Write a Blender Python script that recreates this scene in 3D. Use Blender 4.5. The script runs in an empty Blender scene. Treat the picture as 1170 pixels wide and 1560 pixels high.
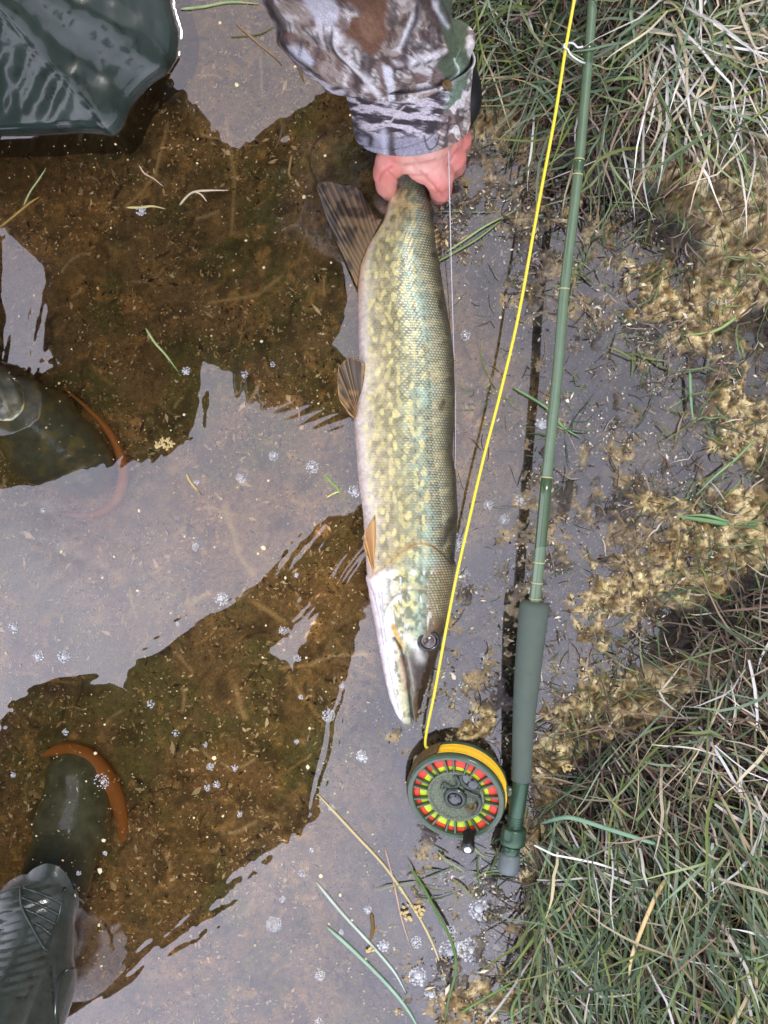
import bpy, bmesh, math, random
import numpy as np
from mathutils import Vector, Matrix
from mathutils.bvhtree import BVHTree
random.seed(7)
RNG = np.random.default_rng(7)
SC = bpy.context.scene
COL = SC.collection
PI = math.pi
# ------------------------------------------------------------------ camera, sky, sun
S = 1/1500.0      # metres per photograph pixel at the water surface
H = 1.0           # height of the camera above the water
cam_d = bpy.data.cameras.new('camera'); cam = bpy.data.objects.new('camera', cam_d); COL.objects.link(cam)
cam.location = (0, 0, H); cam.rotation_euler = (0, 0, 0)
cam_d.sensor_fit = 'VERTICAL'; cam_d.angle = 2*math.atan(780*S/H)
cam_d.clip_start = 0.01; cam_d.clip_end = 500
SC.camera = cam
SUN_EL, SUN_AZ = 58, 20      # degrees; azimuth measured from +y towards +x
wd = bpy.data.worlds.new('World'); SC.world = wd; wd.use_nodes = True
nt = wd.node_tree; nt.nodes.clear()
def N(nt, t, **k):
    n = nt.nodes.new(t)
    for a, b in k.items():
        if a in n.inputs.keys(): n.inputs[a].default_value = b
        else: setattr(n, a, b)
    return n
sky = N(nt, 'ShaderNodeTexSky', sky_type='NISHITA', sun_disc=False, sun_elevation=math.radians(SUN_EL), sun_rotation=math.radians(SUN_AZ), dust_density=3.0)
tc = N(nt, 'ShaderNodeTexCoord')
cl = N(nt, 'ShaderNodeTexNoise'); cl.inputs['Scale'].default_value = 3.2; cl.inputs['Detail'].default_value = 7; cl.inputs['Roughness'].default_value = .6; cl.inputs['Distortion'].default_value = .6
nt.links.new(tc.outputs['Generated'], cl.inputs['Vector'])
cr = N(nt, 'ShaderNodeValToRGB'); cr.color_ramp.elements[0].position = .30; cr.color_ramp.elements[0].color = (5.3, 5.5, 6.9, 1)
cr.color_ramp.elements[1].position = .72; cr.color_ramp.elements[1].color = (9.0, 8.9, 10.0, 1)
nt.links.new(cl.outputs['Fac'], cr.inputs['Fac'])
# the cloud cover is thinner and brighter towards the lower left of the photograph
dt = N(nt, 'ShaderNodeVectorMath', operation='DOT_PRODUCT'); dt.inputs[1].default_value = (-.62, -.78, 0)
nt.links.new(tc.outputs['Generated'], dt.inputs[0])
mr = N(nt, 'ShaderNodeMapRange'); mr.inputs['From Min'].default_value = -.55; mr.inputs['From Max'].default_value = .55; mr.inputs['To Min'].default_value = .30; mr.inputs['To Max'].default_value = 2.3
nt.links.new(dt.outputs['Value'], mr.inputs['Value'])
sc_ = N(nt, 'ShaderNodeVectorMath', operation='SCALE'); nt.links.new(cr.outputs['Color'], sc_.inputs[0]); nt.links.new(mr.outputs['Result'], sc_.inputs['Scale'])
mx = N(nt, 'ShaderNodeMix', data_type='RGBA'); mx.inputs[0].default_value = .86
nt.links.new(sky.outputs['Color'], mx.inputs[6]); nt.links.new(sc_.outputs[0], mx.inputs[7])
bg = N(nt, 'ShaderNodeBackground'); bg.inputs['Strength'].default_value = .125
nt.links.new(mx.outputs[2], bg.inputs['Color'])
wo = N(nt, 'ShaderNodeOutputWorld'); nt.links.new(bg.outputs[0], wo.inputs['Surface'])
sd = bpy.data.lights.new('sun', 'SUN'); sd.energy = 1.3; sd.angle = math.radians(14); sd.color = (1, .965, .91)
sun = bpy.data.objects.new('sun', sd); COL.objects.link(sun)
el, az = math.radians(SUN_EL), math.radians(SUN_AZ)
sun.rotation_euler = Vector((math.sin(az)*math.cos(el), math.cos(az)*math.cos(el), math.sin(el))).to_track_quat('Z', 'Y').to_euler()
SC.view_settings.view_transform = 'Standard'; SC.view_settings.look = 'None'
SC.view_settings.exposure = 0.62; SC.view_settings.gamma = 1
SC.cycles.transparent_max_bounces = 24; SC.cycles.max_bounces = 8; SC.cycles.volume_bounces = 0
SC.cycles.caustics_reflective = False; SC.cycles.caustics_refractive = False

# ------------------------------------------------------------------ helpers
def P(px, py, z=0.0):
    k = (H-z)/H
    return ((px-585)*S*k, (780-py)*S*k, z)
def lin(c):
    c = np.asarray(c, float)/255.0
    return np.where(c <= .04045, c/12.92, ((c+.055)/1.055)**2.4)
def L4(r, g, b, k=1.0):
    return tuple(float(v)*k for v in lin((r, g, b))) + (1.0,)
_tab = np.random.default_rng(3).random((256, 256)).astype(np.float32)
def vnoise(x, y, s=0):
    x = np.asarray(x, float)+s*37.3; y = np.asarray(y, float)+s*91.7
    xi = np.floor(x).astype(int); yi = np.floor(y).astype(int)
    fx = x-xi; fy = y-yi
    fx = fx*fx*(3-2*fx); fy = fy*fy*(3-2*fy)
    a = _tab[xi & 255, yi & 255]; b = _tab[(xi+1) & 255, yi & 255]
    c = _tab[xi & 255, (yi+1) & 255]; d = _tab[(xi+1) & 255, (yi+1) & 255]
    return a*(1-fx)*(1-fy)+b*fx*(1-fy)+c*(1-fx)*fy+d*fx*fy
def fbm(x, y, sc, o=4, s=0, r=.5):
    t = 0; a = 1; n = 0
    for i in range(o):
        t = t+a*vnoise(x/sc, y/sc, s+i*5); n += a; a *= r; sc = sc/2.03
    return t/n
def sst(a, b, x):
    t = np.clip((x-a)/(b-a), 0, 1); return t*t*(3-2*t)
def mixc(c, col, m):
    m = np.clip(m, 0, 1)[..., None]
    return c*(1-m)+np.asarray(col)*m
def seg_dist(X, Y, a, b):
    dx, dy = b[0]-a[0], b[1]-a[1]; l = dx*dx+dy*dy+1e-9
    t = np.clip(((X-a[0])*dx+(Y-a[1])*dy)/l, 0, 1)
    return np.hypot(X-a[0]-t*dx, Y-a[1]-t*dy)
def poly_dist(X, Y, pts):
    d = None
    for a, b in zip(pts[:-1], pts[1:]):
        e = seg_dist(X, Y, a, b); d = e if d is None else np.minimum(d, e)
    return d
def inside(X, Y, pts):
    r = np.zeros(np.shape(X), bool); n = len(pts)
    for i in range(n):
        x0, y0 = pts[i]; x1, y1 = pts[(i+1) % n]
        if y0 == y1: continue
        r ^= ((y0 > Y) != (y1 > Y)) & (X < (x1-x0)*(Y-y0)/(y1-y0)+x0)
    return r
def spline(pts, n):
    pts = np.asarray(pts, float); m = len(pts)
    if m < 3:
        t = np.linspace(0, 1, n)[:, None]; return pts[0]*(1-t)+pts[-1]*t
    Q = np.vstack([2*pts[0]-pts[1], pts, 2*pts[-1]-pts[-2]])
    out = []
    for u in np.linspace(0, m-1-1e-6, n):
        i = int(u); t = u-i; p0, p1, p2, p3 = Q[i:i+4]
        out.append(.5*((2*p1)+(-p0+p2)*t+(2*p0-5*p1+4*p2-p3)*t*t+(-p0+3*p1-3*p2+p3)*t**3))
    return np.array(out)

def link(o, parent=None):
    COL.objects.link(o)
    if parent is not None: o.parent = parent
    return o
def mesh_np(name, V, F, mat, cols=None, parent=None, smooth=True):
    """V (n,3), F (m,3 or 4) -> one mesh object"""
    V = np.asarray(V, np.float32); F = np.asarray(F, np.int32)
    me = bpy.data.meshes.new(name); k = F.shape[1]
    me.vertices.add(len(V)); me.vertices.foreach_set('co', V.ravel())
    me.loops.add(F.size); me.loops.foreach_set('vertex_index', F.ravel())
    me.polygons.add(len(F)); me.polygons.foreach_set('loop_start', np.arange(len(F), dtype=np.int32)*k)
    me.polygons.foreach_set('loop_total', np.full(len(F), k, np.int32))
    me.update(calc_edges=True); me.validate()
    if smooth: me.polygons.foreach_set('use_smooth', np.ones(len(me.polygons), bool))
    if cols is not None: setcol(me, cols)
    me.materials.append(mat)
    o = bpy.data.objects.new(name, me); link(o, parent)
    return o
def setcol(me, cols):
    at = me.color_attributes.new('Col', 'FLOAT_COLOR', 'POINT')
    c = np.ones((len(me.vertices), 4), np.float32); c[:, :3] = np.asarray(cols)[:, :3]
    at.data.foreach_set('color', c.ravel())
def grid_faces(nu, nv, wrap=False):
    i = np.arange(nu-1)[:, None]; j = np.arange(nv if wrap else nv-1)[None, :]
    a = i*nv+j; b = i*nv+(j+1) % nv
    return np.stack([a, b, b+nv, a+nv], -1).reshape(-1, 4)
def empty(name, loc=(0, 0, 0)):
    o = bpy.data.objects.new(name, None); o.location = loc; link(o); o.empty_display_size = .05
    return o
def tag(o, label=None, cat=None, group=None, kind=None):
    if label: o['label'] = label
    if cat: o['category'] = cat
    if group: o['group'] = group
    if kind: o['kind'] = kind
    return o
def mat(name, color=None, rough=.5, spec=.5, metal=0, vcol=False, bump=None, vary=None, coat=0, sss=0, sub=None, coat_rough=.1):
    """bump=(scale,strength,distance) vary=(scale,amount)"""
    m = bpy.data.materials.new(name); m.use_nodes = True; nt = m.node_tree; b = nt.nodes['Principled BSDF']
    b.inputs['Roughness'].default_value = rough; b.inputs['Specular IOR Level'].default_value = spec
    b.inputs['Metallic'].default_value = metal; b.inputs['Coat Weight'].default_value = coat; b.inputs['Coat Roughness'].default_value = coat_rough
    if sss:
        b.inputs['Subsurface Weight'].default_value = sss; b.inputs['Subsurface Radius'].default_value = (.01, .004, .002); b.inputs['Subsurface Scale'].default_value = .4
    if vcol:
        a = N(nt, 'ShaderNodeVertexColor', layer_name='Col'); src = a.outputs['Color']
    else:
        a = N(nt, 'ShaderNodeRGB'); a.outputs[0].default_value = color; src = a.outputs[0]
    tc = N(nt, 'ShaderNodeTexCoord')
    if vary:
        n = N(nt, 'ShaderNodeTexNoise'); n.inputs['Scale'].default_value = vary[0]; n.inputs['Detail'].default_value = 5; n.inputs['Roughness'].default_value = .65
        nt.links.new(tc.outputs['Object'], n.inputs['Vector'])
        r = N(nt, 'ShaderNodeMapRange'); r.inputs['From Min'].default_value = .25; r.inputs['From Max'].default_value = .75
        r.inputs['To Min'].default_value = 1-vary[1]; r.inputs['To Max'].default_value = 1+vary[1]; nt.links.new(n.outputs['Fac'], r.inputs['Value'])
        x = N(nt, 'ShaderNodeVectorMath', operation='SCALE'); nt.links.new(src, x.inputs[0]); nt.links.new(r.outputs[0], x.inputs['Scale']); src = x.outputs[0]
    nt.links.new(src, b.inputs['Base Color'])
    if bump:
        n = N(nt, 'ShaderNodeTexNoise'); n.inputs['Scale'].default_value = bump[0]; n.inputs['Detail'].default_value = 4
        nt.links.new(tc.outputs['Object'], n.inputs['Vector'])
        bp = N(nt, 'ShaderNodeBump'); bp.inputs['Strength'].default_value = bump[1]; bp.inputs['Distance'].default_value = bump[2]
        nt.links.new(n.outputs['Fac'], bp.inputs['Height']); nt.links.new(bp.outputs[0], b.inputs['Normal'])
    return m
def tube(name, pts, rad, material, parent=None, n=10, steps=None, cap=True, cols=None, flat=1.0):
    """round tube through world points, smooth"""
    pts = np.asarray(pts, float)
    rad = np.full(len(pts), rad) if np.isscalar(rad) else np.asarray(rad, float)
    if steps:
        q = spline(np.c_[pts, rad], steps); pts, rad = q[:, :3], np.maximum(q[:, 3], 1e-5)
    T = np.gradient(pts, axis=0); T /= np.linalg.norm(T, axis=1)[:, None]+1e-12
    V = []; up = np.array([0, 0, 1.0])
    if abs(T[0][2]) > .9: up = np.array([0, 1.0, 0])
    for p, t, r in zip(pts, T, rad):
        a = np.cross(up, t); a /= np.linalg.norm(a)+1e-12; b = np.cross(t, a)
        th = np.linspace(0, 2*PI, n, endpoint=False)
        V.append(p+r*(np.cos(th)[:, None]*a+flat*np.sin(th)[:, None]*b))
    V = np.vstack(V); F = grid_faces(len(pts), n, True)
    m = len(pts)
    if cap:
        V = np.vstack([V, pts[0], pts[-1]]); i0, i1 = len(V)-2, len(V)-1
        th = np.arange(n)
        c0 = np.stack([np.full(n, i0), (th+1) % n, th, th], -1); c1 = np.stack([np.full(n, i1), (m-1)*n+th, (m-1)*n+(th+1) % n, (m-1)*n+(th+1) % n], -1)
        me_faces = [tuple(f) for f in F]+[tuple(f[:3]) for f in c0]+[tuple(f[:3]) for f in c1]
    else: me_faces = [tuple(f) for f in F]
    me = bpy.data.meshes.new(name); me.from_pydata([tuple(v) for v in V], [], [tuple(int(i) for i in f) for f in me_faces]); me.update()
    me.polygons.foreach_set('use_smooth', np.ones(len(me.polygons), bool)); me.materials.append(material)
    if cols is not None: setcol(me, cols(V))
    return link(bpy.data.objects.new(name, me), parent)
def capsules_mesh(caps, voxel, smooth=4):
    """union of tapered capsules ((x,y,z),(x,y,z),r0,r1) -> one continuous surface"""
    bm = bmesh.new()
    for a, b, r0, r1 in caps:
        a = Vector(a); b = Vector(b); d = b-a; l = d.length; q = (d.normalized() if l > 1e-6 else Vector((0, 0, 1))).to_track_quat('Z', 'Y').to_matrix()
        prof = []
        for k in range(6): ang = -PI/2+PI/2*k/5; prof.append((r0*math.cos(ang), r0*math.sin(ang)))
        for k in range(6): ang = PI/2*k/5; prof.append((r1*math.cos(ang), l+r1*math.sin(ang)))
        n = 18; rings = []
        for (r, z) in prof:
            rings.append([bm.verts.new(a+q @ Vector((max(r, 1e-5)*math.cos(2*PI*i/n), max(r, 1e-5)*math.sin(2*PI*i/n), z))) for i in range(n)])
        for u, w in zip(rings[:-1], rings[1:]):
            for i in range(n): bm.faces.new((u[i], u[(i+1) % n], w[(i+1) % n], w[i]))
        bm.faces.new(rings[0][::-1]); bm.faces.new(rings[-1])
    me = bpy.data.meshes.new('tmp'); bm.to_mesh(me); bm.free()
    o = bpy.data.objects.new('tmp', me); COL.objects.link(o)
    r = o.modifiers.new('r', 'REMESH'); r.mode = 'VOXEL'; r.voxel_size = voxel
    s = o.modifiers.new('s', 'SMOOTH'); s.factor = .5; s.iterations = smooth
    dg = bpy.context.evaluated_depsgraph_get(); out = bpy.data.meshes.new_from_object(o.evaluated_get(dg))
    bpy.data.objects.remove(o); bpy.data.meshes.remove(me)
    out.polygons.foreach_set('use_smooth', np.ones(len(out.polygons), bool))
    return out
def me_verts(me):
    v = np.empty(len(me.vertices)*3, np.float32); me.vertices.foreach_get('co', v); return v.reshape(-1, 3)
def me_norms(me):
    v = np.empty(len(me.vertices)*3, np.float32); me.vertices.foreach_get('normal', v); return v.reshape(-1, 3)
def obj(name, me, material, parent=None):
    me.name = name; me.materials.clear(); me.materials.append(material)
    return link(bpy.data.objects.new(name, me), parent)
def to_px(V):
    k = H/(H-V[:, 2]); return V[:, 0]*k/S+585, 780-V[:, 1]*k/S
def ribbons(base, ang, length, width, curve, lift, rise, seg=6, tilt=None, twist=0):
    """batch of grass blades; base (n,3) metres, ang heading, curve total turn, rise start angle, lift final droop. returns V,F"""
    n = len(base); t = np.linspace(0, 1, seg+1)
    dl = (length/seg)[:, None]; kk_ = np.cumsum(RNG.normal(0, .13, (n, seg+1))+(RNG.random((n, seg+1)) < .06)*RNG.normal(0, .9, (n, seg+1)), 1)
    a = ang[:, None]+curve[:, None]*t[None, :]+kk_
    e = rise[:, None]+(lift-rise)[:, None]*t[None, :]
    dx = np.cos(a)*np.cos(e)*dl; dy = np.sin(a)*np.cos(e)*dl; dz = np.sin(e)*dl
    X = base[:, 0:1]+np.cumsum(dx, 1)-dx[:, :1]; Y = base[:, 1:2]+np.cumsum(dy, 1)-dy[:, :1]; Z = base[:, 2:3]+np.cumsum(dz, 1)-dz[:, :1]
    w = width[:, None]*np.clip(np.minimum(1, (1-t)*2.2+.08), 0, 1)[None, :]*.5*(.75+.25*np.sin(PI*t))
    if tilt is None: tilt = RNG.uniform(-.9, .9, n)
    tl = tilt[:, None]*(1+0*t[None, :])
    nx = -np.sin(a)*np.cos(tl); ny = np.cos(a)*np.cos(tl); nz = np.sin(tl)
    A = np.stack([X-nx*w, Y-ny*w, Z-nz*w], -1); B = np.stack([X+nx*w, Y+ny*w, Z+nz*w], -1)
    M = np.stack([X, Y, Z-w*.35], -1)
    V = np.stack([A, M, B], 2).reshape(-1, 3)
    k = (seg+1)*3; fs = []
    for s in range(seg):
        for c in range(2):
            fs.append([s*3+c, s*3+c+1, s*3+c+4, s*3+c+3])
    F = (np.arange(n)[:, None, None]*k+np.array(fs)[None]).reshape(-1, 4)
    return V, F, k
BL = {}
# ------------------------------------------------------------------ bed and bank
SHORE = np.array([(-400, 690), (0, 705), (150, 705), (200, 735), (250, 800), (310, 890), (380, 970), (450, 1045), (560, 1130), (650, 1130), (740, 1090), (820, 1050), (900, 985), (980, 925), (1050, 885), (1110, 850), (1200, 818), (1300, 800), (1400, 812), (1560, 822), (2000, 850)], float)
def shore(y): return np.interp(y, SHORE[:, 0], SHORE[:, 1])
OCH = [(750, 185, 55, 38, 1.3), (1060, 270, 80, 45, 1.2), (1110, 330, 60, 60, 1.3), (1000, 265, 50, 35, .9), (1140, 120, 20, 40, .4), (1135, 400, 45, 60, 1.1), (985, 470, 16, 26, .9), (1150, 640, 40, 40, .9), (1130, 830, 50, 30, 1.2), (1150, 760, 40, 30, .9),
       (980, 1050, 60, 30, 1.2), (1050, 1020, 60, 28, 1.1), (910, 1085, 40, 35, 1.2), (860, 1120, 30, 40, 1.1), (835, 1200, 16, 60, 1.2), (818, 1300, 14, 60, 1.2), (960, 900, 60, 40, .65), (1000, 780, 30, 12, .9), (900, 860, 60, 14, .5), (1090, 880, 50, 40, .8), (840, 1420, 12, 60, .9), (822, 1500, 10, 60, 1.0),
       (700, 1090, 60, 30, .95), (740, 1110, 40, 25, .8), (745, 1500, 60, 40, .6), (720, 1545, 60, 30, .75), (890, 940, 30, 20, .6), (1080, 470, 50, 40, .5), (960, 740, 50, 14, .45)]
def fields(X, Y):
    """height, colour of bed at photo pixel coords"""
    n1 = fbm(X, Y, 70, 5, 1); n2 = fbm(X, Y, 18, 4, 2); n3 = fbm(X, Y, 7, 3, 3); nb = fbm(X, Y, 220, 4, 9)
    w1 = fbm(X, Y, 60, 3, 21)-.5; w2 = fbm(X, Y, 60, 3, 22)-.5
    Xw = X+w1*70; Yw = Y+w2*70
    d = shore(Yw)-Xw            # >0 water side
    d = np.where(d > 0, np.maximum(d, np.minimum(900-Xw, shore(Yw)-Xw+220)), d)
    och = np.zeros_like(X)
    for (cx, cy, rx, ry, a) in OCH: och += a*np.exp(-(((Xw-cx)/rx)**2+((Yw-cy)/ry)**2))
    band = np.exp(-((d-10)/75)**2)
    och = och+band*.45
    rg = lambda sc, s: 1-np.abs(2*fbm(X+.5*sc*w1*4, Y+.5*sc*w2*4, sc, 4, s)-1)
    ridge = sst(.80, .97, rg(34, 31)); ridge2 = sst(.84, .97, rg(60, 33)); lump = .30+.30*ridge+.35*fbm(X, Y, 12, 3, 32)
    och = och+.34*ridge2*sst(340, 80, d)*sst(-40, 0, d)*sst(.38, .55, fbm(X, Y, 110, 3, 34))
    om = sst(.42, .66, och*1.0*(.25+lump*1.35)-.26*(n3-.5))
    # depth
    z = np.where(d > 0, -.0004-.000004*np.clip(d, 0, 300)-.00024*np.clip(d-300, 0, 220)-.00006*np.clip(d-520, 0, 400), .00010*(-d)-.003)
    z = z+np.where(d < -60, .00016*(-d-60), 0)*1.0
    z = np.minimum(z, .07)+.012*(n1-.5)*sst(900, -50, d)*sst(-300, 0, d)+(.014*(n2-.5)+.009*(fbm(X, Y, 42, 3, 15)-.5)+.0085*(n3-.5))*sst(420, 180, d)+.0028*(n2-.5)+.001*(n3-.5)+.0016*(fbm(X, Y, 4, 2, 4)-.5)
    z = z+om*(.006+.010*(fbm(X, Y, 13, 3, 41)-.4)+.0055*(fbm(X, Y, 6, 3, 42)-.5)+.004*(fbm(X, Y, 3.4, 2, 43)-.5))*sst(260, 60, d)
    bank = sst(20, -90, d)
    # colour
    deep = np.zeros(X.shape+(3,)); brown = lin((104, 84, 52)); olive = lin((84, 78, 42)); dk = lin((40, 30, 16)); rust = lin((112, 86, 50)); tan = lin((150, 118, 66))
    deep[:] = brown
    deep = mixc(deep, olive, sst(.42, .62, n1)); deep = mixc(deep, rust, sst(.5, .7, nb)*.75)
    deep = mixc(deep, dk, sst(.50, .75, fbm(X, Y, 34, 5, 5))*.55)
    deep = mixc(deep, tan, sst(.58, .78, fbm(X, Y, 24, 5, 6))*.55)
    deep = deep*(.25+.9*n3+.6*fbm(X, Y, 3.2, 2, 19))[..., None]*6.2; deep = mixc(deep, lin((176, 146, 84)), sst(.66, .8, fbm(X, Y, 5, 3, 14))*.5)
    mud = np.zeros_like(deep); mud[:] = lin((84, 80, 74)); mud = mixc(mud, lin((62, 58, 58)), sst(.4, .62, n1)); mud = mixc(mud, lin((128, 112, 84)), sst(.5, .72, fbm(X, Y, 45, 5, 7))*.8)
    mud = mixc(mud, lin((44, 36, 26)), sst(.55, .7, fbm(X, Y, 22, 4, 8))*.6); mud = mud*(.5+1.0*n3)[..., None]*1.75; mud = mixc(mud, lin((168, 146, 104)), sst(.56, .72, fbm(X+50*w1, Y, 30, 5, 17))*.7); mud = mixc(mud, lin((52, 40, 26)), sst(.60, .74, fbm(X, Y+60*w2, 38, 5, 18))*.8)
    mud = mixc(mud, lin((205, 190, 150)), sst(.74, .86, fbm(X, Y, 3.6, 2, 51))*sst(.35, .65, n1)*.9)
    c = mixc(deep, mud, sst(430, 270, d+60*(n1-.5)))
    ocol = np.zeros_like(deep); ocol[:] = lin((198, 178, 130)); ocol = mixc(ocol, lin((140, 116, 70)), sst(.42, .62, n2)); ocol = mixc(ocol, lin((224, 206, 158)), sst(.5, .75, fbm(X, Y, 9, 3, 44))*.7)
    ocol = mixc(ocol, lin((88, 70, 36)), sst(.52, .34, fbm(X, Y, 13, 3, 41))*.8)
    ocol = mixc(ocol, lin((70, 54, 30)), sst(.46, .32, fbm(X, Y, 6, 3, 42))*.75); ocol = ocol*(.62+1.1*n3)[..., None]
    soil = np.zeros_like(deep); soil[:] = lin((36, 28, 22)); soil = soil*(.4+1.1*n3)[..., None]
    bog = mixc(mud, lin((82, 72, 38)), sst(.4, .6, n2)); bog = mixc(bog, lin((150, 132, 92)), sst(.56, .74, n3)*.7)
    c = mixc(c, bog, sst(70, -10, d)*.8)
    c = mixc(c, soil, bank*sst(.35, .1, och*.5)*1.0)
    c = mixc(c, ocol, om)
    return z, c, d, om
def bedz(px, py):
    a = np.atleast_1d(np.asarray(px, float)); b = np.atleast_1d(np.asarray(py, float))
    return fields(a, b)[0]
def axis(lo, hi, step, far):
    inner = np.arange(lo, hi+.1, step); out = [step*3]
    while sum(out) < far: out.append(out[-1]*1.5)
    o = np.cumsum(out); return np.concatenate([lo-o[::-1], inner, inner[-1]+o])
ax = axis(-70, 1240, 2.2, 40000); ay = axis(-70, 1630, 2.2, 40000)
GX, GY = np.meshgrid(ax, ay, indexing='ij')
Z, C, D, OM = fields(GX, GY)
# sunken stalks, threads and twigs pressed into the bed, each with relief and its own colour
def stamp(pts, w, dz, col, a=.8):
    pts = np.asarray(pts); x0, y0 = pts.min(0)-3*w-3; x1, y1 = pts.max(0)+3*w+3
    i0, i1 = np.searchsorted(ax, [x0, x1]); j0, j1 = np.searchsorted(ay, [y0, y1])
    if i1 <= i0 or j1 <= j0: return
    X = GX[i0:i1, j0:j1]; Y = GY[i0:i1, j0:j1]
    m = np.exp(-(poly_dist(X, Y, pts)/w)**2)*(.5+fbm(X, Y, 12, 2, 77))
    Z[i0:i1, j0:j1] += dz*m; C[i0:i1, j0:j1] = mixc(C[i0:i1, j0:j1], col, m*a)
for i in range(560):
    x = RNG.uniform(-40, 620) if i < 400 else RNG.uniform(600, 1100); y = RNG.uniform(-40, 1600)
    a = RNG.uniform(0, 2*PI); l = RNG.uniform(15, 60 if i > 40 else 110); c = RNG.uniform(-1.2, 1.2); p = [(x, y)]
    for k in range(6):
        a += c/6+RNG.normal(0, .12); x += math.cos(a)*l/6; y += math.sin(a)*l/6; p.append((x, y))
    cc = [lin((150, 122, 72)), lin((120, 98, 50)), lin((175, 150, 105)), lin((48, 34, 16)), lin((40, 30, 20))][RNG.integers(0, 5)]
    stamp(p, RNG.uniform(1.2, 3.4), RNG.uniform(.0005, .002), cc*(5.5 if x < 520 else 1.2), RNG.uniform(.35, .9))
for p, w in [([(235, 150), (222, 200), (214, 235), (190, 262), (165, 285)], 3), ([(330, 150), (345, 240), (340, 330)], 3), ([(375, 925), (400, 940), (425, 958)], 3.5), ([(325, 770), (340, 810), (350, 850), (372, 880)], 6), ([(270, 930), (300, 910)], 5), ([(420, 400), (380, 430), (300, 440)], 3), ([(345, 1060), (352, 1090), (362, 1110)], 5), ([(470, 1020), (500, 1005), (556, 1000)], 4), ([(320, 780), (300, 770), (280, 775)], 3)]:
    stamp(p, w, .002, lin((176, 148, 96))*4.5, .85)
FAR = (GX < -75) | (GX > 1245) | (GY < -75) | (GY > 1635)
Z = np.where(FAR & (D < 0), np.clip(.02+(-D)*.00006, .02, .35), np.where(FAR, np.maximum(Z, -.16), Z))
bedmat = mat('bed_mud', vcol=True, rough=.5, spec=.5, bump=(900, .8, .0014), vary=(620, .55))
V = np.stack([(GX-585)*S, (780-GY)*S, Z], -1).reshape(-1, 3)
ground = mesh_np('ground', V, grid_faces(len(ax), len(ay))[:, ::-1], bedmat, C.reshape(-1, 3)*.92)
tag(ground, 'brown pond bed rising to a muddy bank crusted with ochre algae', kind='structure')

# ------------------------------------------------------------------ water
wax = axis(-60, 1230, 2.8, 40000); way = axis(-60, 1620, 2.8, 40000)
WX, WY = np.meshgrid(wax, way, indexing='ij')
WZ = .00021*(fbm(WX, WY, 120, 2, 60)-.5)+.00004*(fbm(WX, WY, 30, 2, 61)-.5)*sst(750, 450, WX)+(.000055*(fbm(WX*1.25, WY*.8, 14, 2, 62)-.5)+.00009*(fbm(WX, WY*1.6, 26, 2, 64)-.5))*sst(760, 480, WX)*(.25+.9*sst(.38, .6, fbm(WX, WY, 110, 2, 63)))
def packet(cx, cy, ang, wl, sx, sy, amp):      # a small train of ripples
    a = math.radians(ang); u = (WX-cx)*math.cos(a)+(WY-cy)*math.sin(a); v = -(WX-cx)*math.sin(a)+(WY-cy)*math.cos(a)
    ph = u/wl*2*PI+1.2*(fbm(WX, WY, 50, 2, int(cx))-.5)*4
    return amp*np.sin(ph)*np.exp(-(u/sx)**2-(v/sy)**2)
for a in [(265, 1325, 30, 15, 60, 60, .00006), (200, 1400, 48, 16, 70, 120, .00004), (330, 1440, 60, 22, 90, 120, .00004), (480, 870, 40, 15, 45, 60, .00005), (100, 1265, 85, 9, 30, 50, .00005), (150, 1215, 25, 8, 22, 25, .00006),
          (430, 1180, 10, 20, 60, 110, .00004), (60, 840, 60, 30, 80, 90, .00003), (350, 1190, 20, 13, 60, 80, .00004), (100, 1080, 80, 28, 120, 60, .00004), (250, 950, 50, 24, 80, 50, .00003), (370, 600, 10, 26, 60, 70, .00003), (280, 880, 70, 16, 60, 90, .00003), (110, 960, 80, 14, 50, 90, .00003), (200, 650, 30, 18, 50, 70, .00003), (470, 640, 70, 14, 40, 60, .000035), (500, 1140, 15, 14, 50, 70, .00003), (380, 1210, 55, 12, 60, 60, .00004), (30, 520, 10, 16, 40, 80, .00004), (380, 120, 20, 18, 50, 90, .00003)]:
    WZ += packet(*a)
KNEE = [(0, 207), (70, 206), (120, 203), (150, 205), (176, 208), (190, 190), (203, 158), (228, 130), (255, 112), (270, 88), (274, 50), (262, 10), (255, -60), (255, -160)]
def menis(pts, h, w):
    pts = np.asarray(pts, float); x0, y0 = pts.min(0)-6*w; x1, y1 = pts.max(0)+6*w
    i0, i1 = np.searchsorted(wax, [x0, x1]); j0, j1 = np.searchsorted(way, [y0, y1])
    if i1 > i0 and j1 > j0: WZ[i0:i1, j0:j1] += h*np.exp(-poly_dist(WX[i0:i1, j0:j1], WY[i0:i1, j0:j1], pts)/w)
menis(KNEE, .0011, 3.0)
DIMPLES = [(430, 205, 13), (440, 265, 12), (455, 118, 9), (405, 150, 8), (280, 733, 12), (475, 710, 16), (367, 727, 11), (418, 694, 10), (66, 778, 13), (298, 833, 8), (452, 733, 10), (438, 690, 7), (505, 750, 14), (740, 375, 14), (735, 300, 8), (713, 403, 7), (715, 655, 6), (370, 680, 5), (520, 712, 8), (90, 840, 12), (120, 850, 10), (150, 865, 8), (60, 825, 7), (186, 828, 9), (200, 832, 6)]
for x, y, r in DIMPLES: 
    q = ((WX-x)**2+(WY-y)**2)/r**2; WZ += np.where(q < 12, -.00022*np.exp(-q)*r/10, 0)
wm = bpy.data.materials.new('pond_water'); wm.use_nodes = True; nt = wm.node_tree; nt.nodes.clear()
fr = N(nt, 'ShaderNodeFresnel'); fr.inputs['IOR'].default_value = 2.08
tr = N(nt, 'ShaderNodeBsdfTransparent'); gl = N(nt, 'ShaderNodeBsdfGlossy'); gl.inputs['Roughness'].default_value = .0; gl.inputs['Color'].default_value = (1, .97, 1, 1)
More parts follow.
